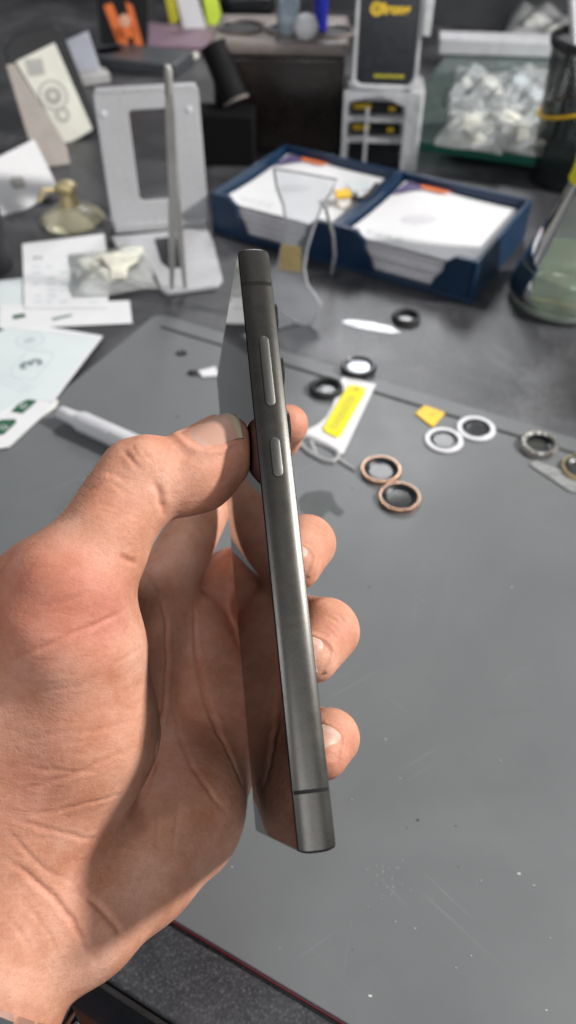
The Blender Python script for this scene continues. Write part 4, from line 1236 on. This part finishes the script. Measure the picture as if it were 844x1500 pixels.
# flesh gives way where it is pressed against the phone
for x0 in range(0, NG[0], 24):
    g = np.meshgrid(AX[0][x0:x0 + 24], AX[1], AX[2], indexing='ij', sparse=True)
    out_, in_ = 0, -1e9
    for i, (c_, h_) in enumerate(((PW / 2, PW / 2), (PL / 2, PL / 2), (PT / 2, PT / 2 + .35))):
        qd = np.abs(sum((g[j] - np.float32(T_ph[j])) * np.float32(R_ph[j, i]) for j in range(3)) - np.float32(c_)) - np.float32(h_)
        out_ = out_ + np.maximum(qd, 0) ** 2; in_ = np.maximum(in_, qd)
    hand.d[x0:x0 + 24] = np.maximum(hand.d[x0:x0 + 24], .15 - (np.sqrt(out_) + np.minimum(in_, 0)))


def surface_nets(D, origin, h):
    ins = D < 0
    nx, ny, nz = D.shape
    c = np.zeros((nx - 1, ny - 1, nz - 1), np.uint8)
    for i in (0, 1):
        for j in (0, 1):
            for k in (0, 1): c += ins[i:nx - 1 + i, j:ny - 1 + j, k:nz - 1 + k]
    act = (c > 0) & (c < 8)
    idx = np.argwhere(act); N = len(idx)
    ids = np.full(act.shape, -1, np.int64); ids[act] = np.arange(N)
    off = np.array([(i, j, k) for i in (0, 1) for j in (0, 1) for k in (0, 1)])
    val = np.stack([D[idx[:, 0] + o_[0], idx[:, 1] + o_[1], idx[:, 2] + o_[2]] for o_ in off], 1)
    acc = np.zeros((N, 3)); cnt = np.zeros(N)
    for a in range(8):
        for b in range(a + 1, 8):
            if np.abs(off[a] - off[b]).sum() != 1: continue
            va, vb = val[:, a], val[:, b]; m = (va < 0) != (vb < 0)
            t = np.where(m, va / np.where(m, va - vb, 1), 0)
            acc += m[:, None] * (off[a] + t[:, None] * (off[b] - off[a])); cnt += m
    V = origin + h * (idx + acc / cnt[:, None])
    Q = []
    for ax_ in range(3):
        sl0 = [slice(None)] * 3; sl1 = [slice(None)] * 3
        sl0[ax_] = slice(0, -1); sl1[ax_] = slice(1, None)
        cr = ins[tuple(sl0)] != ins[tuple(sl1)]
        e = np.argwhere(cr); o1, o2 = (ax_ + 1) % 3, (ax_ + 2) % 3
        ok = (e[:, o1] > 0) & (e[:, o2] > 0) & (e[:, o1] < D.shape[o1] - 1) & (e[:, o2] < D.shape[o2] - 1)
        e = e[ok]
        fl_ = ins[e[:, 0], e[:, 1], e[:, 2]]
        d1 = np.zeros(3, int); d1[o1] = 1; d2 = np.zeros(3, int); d2[o2] = 1
        q_ = np.stack([ids[tuple((e - d1 - d2).T)], ids[tuple((e - d2).T)], ids[tuple(e.T)], ids[tuple((e - d1).T)]], 1)
        q_[~fl_] = q_[~fl_][:, ::-1]
        Q.append(q_)
    return V, np.concatenate(Q)


HV, HQ = surface_nets(hand.d, LO, VOX)
# relax once or twice so the voxel steps vanish
for it in range(3):
    acc = np.zeros_like(HV); cnt = np.zeros(len(HV))
    for a, b in ((0, 1), (1, 2), (2, 3), (3, 0)):
        np.add.at(acc, HQ[:, a], HV[HQ[:, b]]); np.add.at(cnt, HQ[:, a], 1)
        np.add.at(acc, HQ[:, b], HV[HQ[:, a]]); np.add.at(cnt, HQ[:, b], 1)
    HV = HV * .45 + .55 * acc / np.maximum(cnt, 1)[:, None]


def normals(V, Q):
    n = np.cross(V[Q[:, 2]] - V[Q[:, 0]], V[Q[:, 3]] - V[Q[:, 1]]); N = np.zeros_like(V)
    for k in range(4): np.add.at(N, Q[:, k], n)
    return N / (np.linalg.norm(N, axis=1)[:, None] + 1e-9)


HN = normals(HV, HQ)
if np.mean(np.sum(HN * (HV - HV.mean(0)), 1)) < 0: HN = -HN
bvh = BVHTree.FromPolygons([tuple(v) for v in HV], [tuple(int(i) for i in q) for q in HQ])


def hit(px, py):
    d = unit([(px - CX) / F, -(py - CY) / F, 1.0])
    r_ = bvh.ray_cast(Vector((0, 0, 0)), Vector(d))
    return None if r_[0] is None else np.array(r_[0])


#CREASE_BEGIN
CREASES = [  # points in the photo that the crease runs through, half width mm, depth mm
    ([(241, 757), (238, 740), (233, 722), (224, 702)], 1.2, 1.0), ([(178, 657), (192, 672), (210, 692)], .9, .35), ([(150, 690), (168, 694), (190, 704)], .8, .25),
    ([(202, 826), (190, 822), (172, 811)], .9, .7), ([(193, 887), (150, 910), (75, 943), (0, 975)], .8, .5), ([(135, 865), (98, 880), (62, 890)], .8, .25),
    ([(215, 945), (190, 960), (160, 977)], .7, .25), ([(212, 1090), (165, 1107), (115, 1133), (60, 1150), (10, 1162)], .8, .3), ([(178, 1113), (130, 1132), (70, 1128), (25, 1122)], .7, .22),
    ([(185, 1160), (150, 1172), (95, 1186), (40, 1195)], .8, .3), ([(195, 1055), (150, 1068), (100, 1076)], .7, .18), ([(160, 1230), (120, 1228), (60, 1212), (10, 1200)], .8, .3),
    ([(0, 1253), (40, 1280), (80, 1315), (108, 1352), (128, 1388), (146, 1416)], .9, .75), ([(95, 1302), (135, 1320), (165, 1350), (188, 1386)], .9, .6), ([(8, 1212), (32, 1240), (62, 1272), (92, 1290)], .7, .3),
    ([(20, 1310), (50, 1340), (75, 1375), (90, 1410)], .7, .2), ([(0, 1330), (30, 1365), (50, 1400)], .7, .18), ([(60, 1270), (100, 1288), (130, 1312)], .6, .2),
    ([(282, 905), (293, 985), (303, 1030), (318, 1068), (340, 1112), (359, 1158)], 1.1, 1.0), ([(250, 1020), (262, 1075), (280, 1120), (310, 1165), (338, 1198)], .9, .45),
    ([(214, 842), (232, 870), (243, 905), (246, 960), (240, 1040), (228, 1110), (214, 1160), (185, 1205)], 1.1, .9), ([(284, 870), (286, 930), (290, 985)], .9, .5),
    ([(262, 1150), (258, 1215), (252, 1262)], .8, .2), ([(225, 1150), (232, 1200), (230, 1260)], .8, .18),
    ([(205, 1040), (206, 1085), (196, 1130)], .6, .12), ([(30, 1020), (80, 1010), (130, 1003)], .7, .15), ([(20, 1085), (70, 1078), (120, 1066)], .7, .15),
    ([(488, 905), (500, 912), (508, 924)], .7, .3), ([(482, 915), (494, 922), (500, 932)], .6, .25), ([(470, 885), (480, 880), (490, 884)], .6, .15),
    ([(466, 778), (477, 784), (486, 796)], .6, .30), ([(460, 786), (470, 791), (479, 802)], .6, .30), ([(470, 772), (480, 777), (488, 788)], .5, .2), ([(452, 790), (461, 795), (470, 806)], .5, .22),
    ([(492, 900), (504, 908), (513, 922)], .55, .28), ([(478, 903), (490, 909), (502, 920), (510, 936)], .55, .3), ([(474, 918), (486, 926), (495, 938)], .5, .22), ([(498, 893), (510, 902), (518, 914)], .5, .2),
    ([(496, 1056), (506, 1062), (514, 1074)], .5, .25), ([(490, 1062), (500, 1068), (508, 1080)], .5, .22), ([(298, 618), (285, 634), (262, 655)], .01, .0),
    ([(205, 655), (214, 668), (226, 676)], .6, .2), ([(192, 650), (199, 664), (214, 680)], .6, .25), ([(160, 705), (175, 715), (192, 725)], .6, .2), ([(140, 735), (160, 742), (180, 748)], .6, .15),
]
#CREASE_END
NAILS = [  # middle, direction of the tip, outward direction, width, length, how far it stands up
    (P(308, 626, 222.5), P(340, 612, 225) - P(285, 645, 221.5), np.array([-.34, .80, -.50]), 13.2, 16.5, .30),
    (P(463, 958, 223.2), P(455, 984, 226) - P(474, 938, 229), np.array([.25, .05, -.96]), 10.2, 9.6, .22),
    (P(483, 1088, 222.3), P(475, 1104, 224) - P(490, 1072, 226), np.array([.30, .12, -.94]), 8.6, 8.6, .22),
    (P(434, 820, 236), P(426, 838, 238) - P(442, 800, 240), np.array([.15, .0, -.98]), 10.0, 9.5, .22),
]
disp = np.zeros(len(HV)); cr_w = np.zeros(len(HV))
for pts_, w_, dep in CREASES:
    w_ = w_ * .72; dep = dep * 1.0
    P3 = []
    for (x0, y0), (x1, y1) in zip(pts_[:-1], pts_[1:]):
        for t in np.linspace(0, 1, 7)[:-1] if (x1, y1) != pts_[-1] else np.linspace(0, 1, 7):
            jx, jy = RNG.normal(0, .7, 2); q_ = hit(x0 + (x1 - x0) * t + jx, y0 + (y1 - y0) * t + jy)
            if q_ is not None: P3.append(q_)
    if len(P3) < 2: continue
    P3 = np.array(P3); m = 4.5 * w_
    near = np.all((HV > P3.min(0) - m) & (HV < P3.max(0) + m), 1); ii = np.where(near)[0]
    best = np.full(len(ii), 1e9); tt = np.zeros(len(ii))
    for s_, (a, b) in enumerate(zip(P3[:-1], P3[1:])):
        if np.linalg.norm(b - a) > 9: continue
        ba = b - a; t = np.clip(((HV[ii] - a) @ ba) / max(ba @ ba, 1e-9), 0, 1)
        d = np.linalg.norm(HV[ii] - a - t[:, None] * ba, axis=1); u_ = d < best; best[u_] = d[u_]; tt[u_] = (s_ + t[u_]) / (len(P3) - 1)
    fade = np.clip(np.minimum(tt, 1 - tt) * 3.2, .04, 1)
    disp[ii] += dep * fade * (-np.exp(-(best / w_) ** 2) + .16 * np.exp(-((best - 2.3 * w_) / (1.3 * w_)) ** 2))
    cr_w[ii] = np.maximum(cr_w[ii], min(1, dep * 1.2) * fade * np.exp(-(best / (w_ * .8)) ** 2))
for c_, a_, u_, w_, l_, o_ in NAILS:             # skin folds round each nail
    na, nu_, ns = frame_axes(a_, u_); r_ = bvh.ray_cast(Vector(c_ + nu_ * 12), Vector(-nu_), 26)
    if r_[0] is not None: c_ = np.array(r_[0])
    e = HV - c_; v_, s_, h_ = e @ na, e @ ns, e @ nu_
    q_ = (np.abs(s_ / (w_ / 2)) ** 3.5 + np.abs(v_ / (l_ / 2)) ** 3.5) ** (1 / 3.5)
    ok = (HN @ nu_ > .05) & (np.abs(h_) < 6) & (q_ < 2)
    disp[ok] += (-.30 * np.clip((1.02 - q_) * 8, 0, 1) + .50 * np.exp(-((q_ - 1.13) / .11) ** 2) * (v_ < l_ * .3) - .12 * np.exp(-((q_ - 1.42) / .08) ** 2) * (v_ < 0))[ok]
HV2 = HV + HN * disp[:, None]
# pigment: redder skin over the joints, finger pads and creases; paler pads
red = np.zeros(len(HV))
for px, py, d_, r_, a_ in ((60, 855, 205, 13, 1.0), (125, 885, 202, 13, .95), (40, 930, 204, 12, .65), (150, 905, 200, 8, .5), (262, 640, 217, 8, .25), (330, 690, 222, 10, .55), (120, 1040, 202, 14, .25), (60, 1110, 205, 12, .35),
                           (470, 800, 244, 9, .4), (505, 930, 233, 9, .45), (500, 1095, 226, 9, .6), (436, 620, 262, 8, .5), (90, 1290, 206, 12, .25), (270, 930, 275, 14, .3), (250, 800, 268, 12, .5), (170, 720, 208, 8, .3), (40, 1190, 205, 9, .4)):
    red += a_ * np.exp(-np.sum((HV - P(px, py, d_)) ** 2, 1) / (r_ * r_))
W3 = c2w(HV2)
hbase = c2w(P(28, 1345, 224))
hm = mesh_of('hand', W3 - hbase, HQ, None, True)
at_ = hm.attributes.new('redness', 'FLOAT', 'POINT'); at_.data.foreach_set('value', np.clip(red + .35 * cr_w, 0, 1.2).astype(np.float32))


def skin():
    m, nt, b = newmat('skin')
    at1 = nt.nodes.new('ShaderNodeAttribute'); at1.attribute_name = 'redness'
    n = noise(nt, 55, 7, .62); n2 = noise(nt, 240, 5, .6); n3 = noise(nt, 900, 3, .6)
    base = ramp(nt, n.outputs['Fac'], [(.33, (.56, .250, .152)), (.5, (.668, .340, .230)), (.67, (.74, .415, .305))])
    mx = nt.nodes.new('ShaderNodeMixRGB'); mx.inputs[2].default_value = (.53, .150, .105, 1)
    ml = nt.nodes.new('ShaderNodeMath'); ml.operation = 'MULTIPLY'; ml.inputs[1].default_value = .48
    nt.links.new(at1.outputs['Fac'], ml.inputs[0]); nt.links.new(ml.outputs[0], mx.inputs['Fac']); nt.links.new(base.outputs['Color'], mx.inputs[1])
    m2 = nt.nodes.new('ShaderNodeMixRGB'); m2.blend_type = 'MULTIPLY'; m2.inputs['Fac'].default_value = .5
    r2 = ramp(nt, n2.outputs['Fac'], [(.3, (.80, .74, .72)), (.65, (1, 1, 1))])
    nt.links.new(mx.outputs[0], m2.inputs[1]); nt.links.new(r2.outputs['Color'], m2.inputs[2])
    m3 = nt.nodes.new('ShaderNodeMixRGB'); m3.blend_type = 'MULTIPLY'; m3.inputs['Fac'].default_value = .38
    r3 = ramp(nt, n3.outputs['Fac'], [(.34, (.84, .76, .72)), (.55, (1, 1, 1))])
    nt.links.new(m2.outputs[0], m3.inputs[1]); nt.links.new(r3.outputs['Color'], m3.inputs[2])
    nt.links.new(m3.outputs[0], b.inputs['Base Color'])
    b.inputs['Subsurface Weight'].default_value = .13; b.inputs['Subsurface Radius'].default_value = (1.0, .35, .2); b.inputs['Subsurface Scale'].default_value = .0035
    b.inputs['Specular IOR Level'].default_value = .34
    mr = nt.nodes.new('ShaderNodeMapRange'); mr.inputs['To Min'].default_value = .46; mr.inputs['To Max'].default_value = .68
    nt.links.new(n2.outputs['Fac'], mr.inputs['Value']); nt.links.new(mr.outputs['Result'], b.inputs['Roughness'])
    # fine skin relief: wrinkles that run across, cells and pores
    w1 = noise(nt, 330, 4, .6, stretch=(.35, 1.0, 1.0), dist=.6)
    b1 = bump(nt, b, w1.outputs['Fac'], .5, .0006)
    vo = nt.nodes.new('ShaderNodeTexVoronoi'); vo.feature = 'DISTANCE_TO_EDGE'; vo.inputs['Scale'].default_value = 1150
    tc = nt.nodes.new('ShaderNodeTexCoord'); nt.links.new(tc.outputs['Object'], vo.inputs['Vector'])
    b2 = bump(nt, b, vo.outputs['Distance'], .30, .00025, b1)
    bump(nt, b, n3.outputs['Fac'], .32, .0003, b2)
    return m


M['skin'] = skin()
hm.materials.append(M['skin'])
hd = link('hand', hm, None, hbase)
tag(hd, 'left hand and wrist gripping the phone between thumb and curled fingertips', 'hand')

# finger nails, fitted on the skin
bvh2 = BVHTree.FromPolygons([tuple(v) for v in HV2], [tuple(int(i) for i in q) for q in HQ])


def nail_mat():
    m, nt, b = newmat('fingernail')
    tc = nt.nodes.new('ShaderNodeUVMap'); sp_ = nt.nodes.new('ShaderNodeSeparateXYZ'); nt.links.new(tc.outputs[0], sp_.inputs[0])
    r = ramp(nt, sp_.outputs['Y'], [(0, (.64, .43, .35)), (.14, (.64, .42, .34)), (.26, (.59, .335, .25)), (.84, (.61, .36, .275)), (.92, (.64, .52, .38)), (1.0, (.66, .56, .40))])
    nt.links.new(r.outputs['Color'], b.inputs['Base Color'])
    b.inputs['Roughness'].default_value = .42; b.inputs['Subsurface Weight'].default_value = .1; b.inputs['Subsurface Radius'].default_value = (1, .4, .3); b.inputs['Subsurface Scale'].default_value = .002
    n = noise(nt, 300, 3, .5, 'UV', stretch=(1, .03, 1)); bump(nt, b, n.outputs['Fac'], .15, .0002)
    return m


M['nail'] = nail_mat()


def nail(c, axis, dorsal, w, l, out=.22):
    """c: middle of the nail, axis: towards the finger tip, dorsal: out of the nail"""
    ax_, up_, sd_ = frame_axes(axis, dorsal)
    r_ = bvh2.ray_cast(Vector(c + up_ * 12), Vector(-up_), 26)
    if r_[0] is not None: c = np.array(r_[0])
    nu, nv = 16, 18; top = []; uvs = []
    for j in range(nv + 1):
        v = j / nv
        for i in range(nu + 1):
            u = i / nu * 2 - 1
            # rounded outline
            l0 = -l / 2 + .22 * l * (1 - math.sqrt(max(0, 1 - u * u * .92))) * 1.0; l1 = l / 2 - .16 * l * (u * u)
            s_ = u * w / 2 * (.93 + .07 * math.sin(PI * v))
            y = l0 + (l1 - l0) * v
            o_ = c + ax_ * y + sd_ * s_ + up_ * 12
            r_ = bvh2.ray_cast(Vector(o_), Vector(-up_), 24)
            base = np.array(r_[0]) if r_[0] is not None else c + ax_ * y + sd_ * s_ - up_ * (s_ * s_ / w)
            # a real nail plate is smoother than the skin under it
            ideal = c + ax_ * y + sd_ * s_ - up_ * (s_ * s_ / (w * 1.05))
            q_ = base * .6 + ideal * .4
            edge_ = min(1, (1 - abs(u)) * 4) * min(1, v * 5)
            top.append(q_ + up_ * (-.25 + (out + .25) * edge_)); uvs.append((i / nu, v))
    n = len(top); vs = top + [t_ - up_ * .55 for t_ in top]; fs = []
    W_ = nu + 1
    for j in range(nv):
        for i in range(nu):
            a = j * W_ + i; fs.append((a, a + 1, a + W_ + 1, a + W_)); fs.append((n + a, n + a + W_, n + a + W_ + 1, n + a + 1))
    for j in range(nv):
        for i in (0, nu):
            a = j * W_ + i; fs.append((a, a + W_, n + a + W_, n + a))
    for i in range(nu):
        for j in (0, nv):
            a = j * W_ + i; fs.append((a, a + 1, n + a + 1, n + a))
    wv_ = c2w(np.array(vs)) - hbase
    me = mesh_of('fingernail', wv_, fs, M['nail'], True)
    ul = me.uv_layers.new(name='UVMap'); uu = uvs + uvs
    for lp in me.loops: ul.data[lp.index].uv = uu[lp.vertex_index]
    return link('fingernail', me, hd)


for k_, n_ in enumerate(NAILS): nail(*n_)
# a few fine hairs at the outer side of the thumb
mb = MB()
for k in range(46):
    px, py = random.uniform(92, 150), 0; py = 742 - (px - 110) * .9 + random.gauss(0, 14)
    q_ = hit(px, py)
    if q_ is None: continue
    d_ = np.array([random.uniform(-.9, -.3), random.uniform(.2, .9), random.uniform(-.6, -.1)]); L_ = random.uniform(2.5, 5)
    q2 = q_ + unit(d_) * L_ * .5; q3 = q2 + unit(d_ + np.array([.3, -.9, .3])) * L_ * .5
    mb.tube([c2w(q_) - hbase, c2w(q2) - hbase, c2w(q3) - hbase], [.028, .024, .01], 4)
mb.build('hair', pbr('dark_hair', (.07, .045, .03), .5), hd)

# ------------------------------------------------------------------ wrist watch strap
wt = root('wristwatch', 'polished steel watch bracelet round the wrist at the lower left corner', 'wristwatch')
WC = P(-54, 1455, 214.5); wa = unit(P(19, 1350, 223) - P(-70, 1505, 212)); e1 = unit(np.cross(wa, [0, 0, 1])); e2 = np.cross(wa, e1)
for k in range(30):
    a0, a1 = 2 * PI * k / 30 + .02, 2 * PI * (k + 1) / 30 - .02; mb = MB(); ls = []
    for a in (a0, a1):
        for_ = []
        for rr_, s_ in ((30.2, -7), (32.2, -6), (32.6, 0), (32.2, 6), (30.2, 7)):
            for_.append(tuple(c2w(WC + (e1 * math.cos(a) + e2 * math.sin(a)) * rr_ + wa * s_)))
        ls.append(for_)
    mb.loops(ls); mb.build('bracelet_link', M['chrome'], wt, smooth=True)

# ------------------------------------------------------------------ light
def area(name, loc, target, size, power, col=(1, 1, 1), shape='DISK'):
    l = bpy.data.lights.new(name, 'AREA'); l.energy = power; l.size = size; l.shape = shape; l.color = col
    o_ = bpy.data.objects.new(name, l); COL.objects.link(o_); o_.location = loc
    o_.rotation_euler = (Vector(target) - Vector(loc)).to_track_quat('-Z', 'Y').to_euler()
    return o_


tgt = Vector((0, .15, .15))
kd = Vector((76.5, 9, 54)).normalized()
area('key_lamp', tgt + kd * 1.7, tgt, .14, 43, (1.0, .965, .92))
area('fill_lamp', (.30, -1.55, 1.6), (0, .3, .1), 1.2, 13, (.98, .985, 1.0))  # soft fill added behind the camera to lift the shaded palm
area('left_lamp', (-1.0, -.62, 1.45), (.05, .25, .05), .30, 5, (.98, .985, 1.0))
area('rear_lamp', (.35, 2.7, 1.75), (.1, .4, 0), .8, 26, (.97, .98, 1.0))
w = bpy.data.worlds.new('World'); SC.world = w; w.use_nodes = True
nt = w.node_tree; bg_ = nt.nodes['Background']
tc = nt.nodes.new('ShaderNodeTexCoord'); sp_ = nt.nodes.new('ShaderNodeSeparateXYZ'); nt.links.new(tc.outputs['Generated'], sp_.inputs[0])
mr = nt.nodes.new('ShaderNodeMapRange'); mr.inputs['From Min'].default_value = -.6; mr.inputs['From Max'].default_value = 1.0
nt.links.new(sp_.outputs['Z'], mr.inputs['Value'])
r = ramp(nt, mr.outputs['Result'], [(0, (.06, .06, .065)), (.36, (.22, .22, .225)), (.6, (.34, .345, .35)), (.84, (.26, .26, .27)), (1, (.20, .20, .205))])
nt.links.new(r.outputs['Color'], bg_.inputs['Color']); bg_.inputs['Strength'].default_value = .50

# ------------------------------------------------------------------ camera
cam = bpy.data.cameras.new('Camera'); co = bpy.data.objects.new('Camera', cam); COL.objects.link(co)
cam.sensor_fit = 'VERTICAL'; cam.sensor_height = 36.0; cam.sensor_width = 36.0 * 844 / 1500
cam.lens = F / 1500 * 36.0
co.location = (0, 0, CAMH * S); co.rotation_euler = (math.radians(45), 0, 0)
cam.clip_start = .01; cam.clip_end = 50
cam.dof.use_dof = True; cam.dof.focus_distance = .216; cam.dof.aperture_fstop = cam.lens / 2.35
SC.camera = co
SC.view_settings.view_transform = 'Standard'; SC.view_settings.look = 'None'; SC.view_settings.exposure = 0; SC.view_settings.gamma = 1
SC.cycles.use_denoising = True
SC.cycles.max_bounces = 8; SC.cycles.transparent_max_bounces = 24
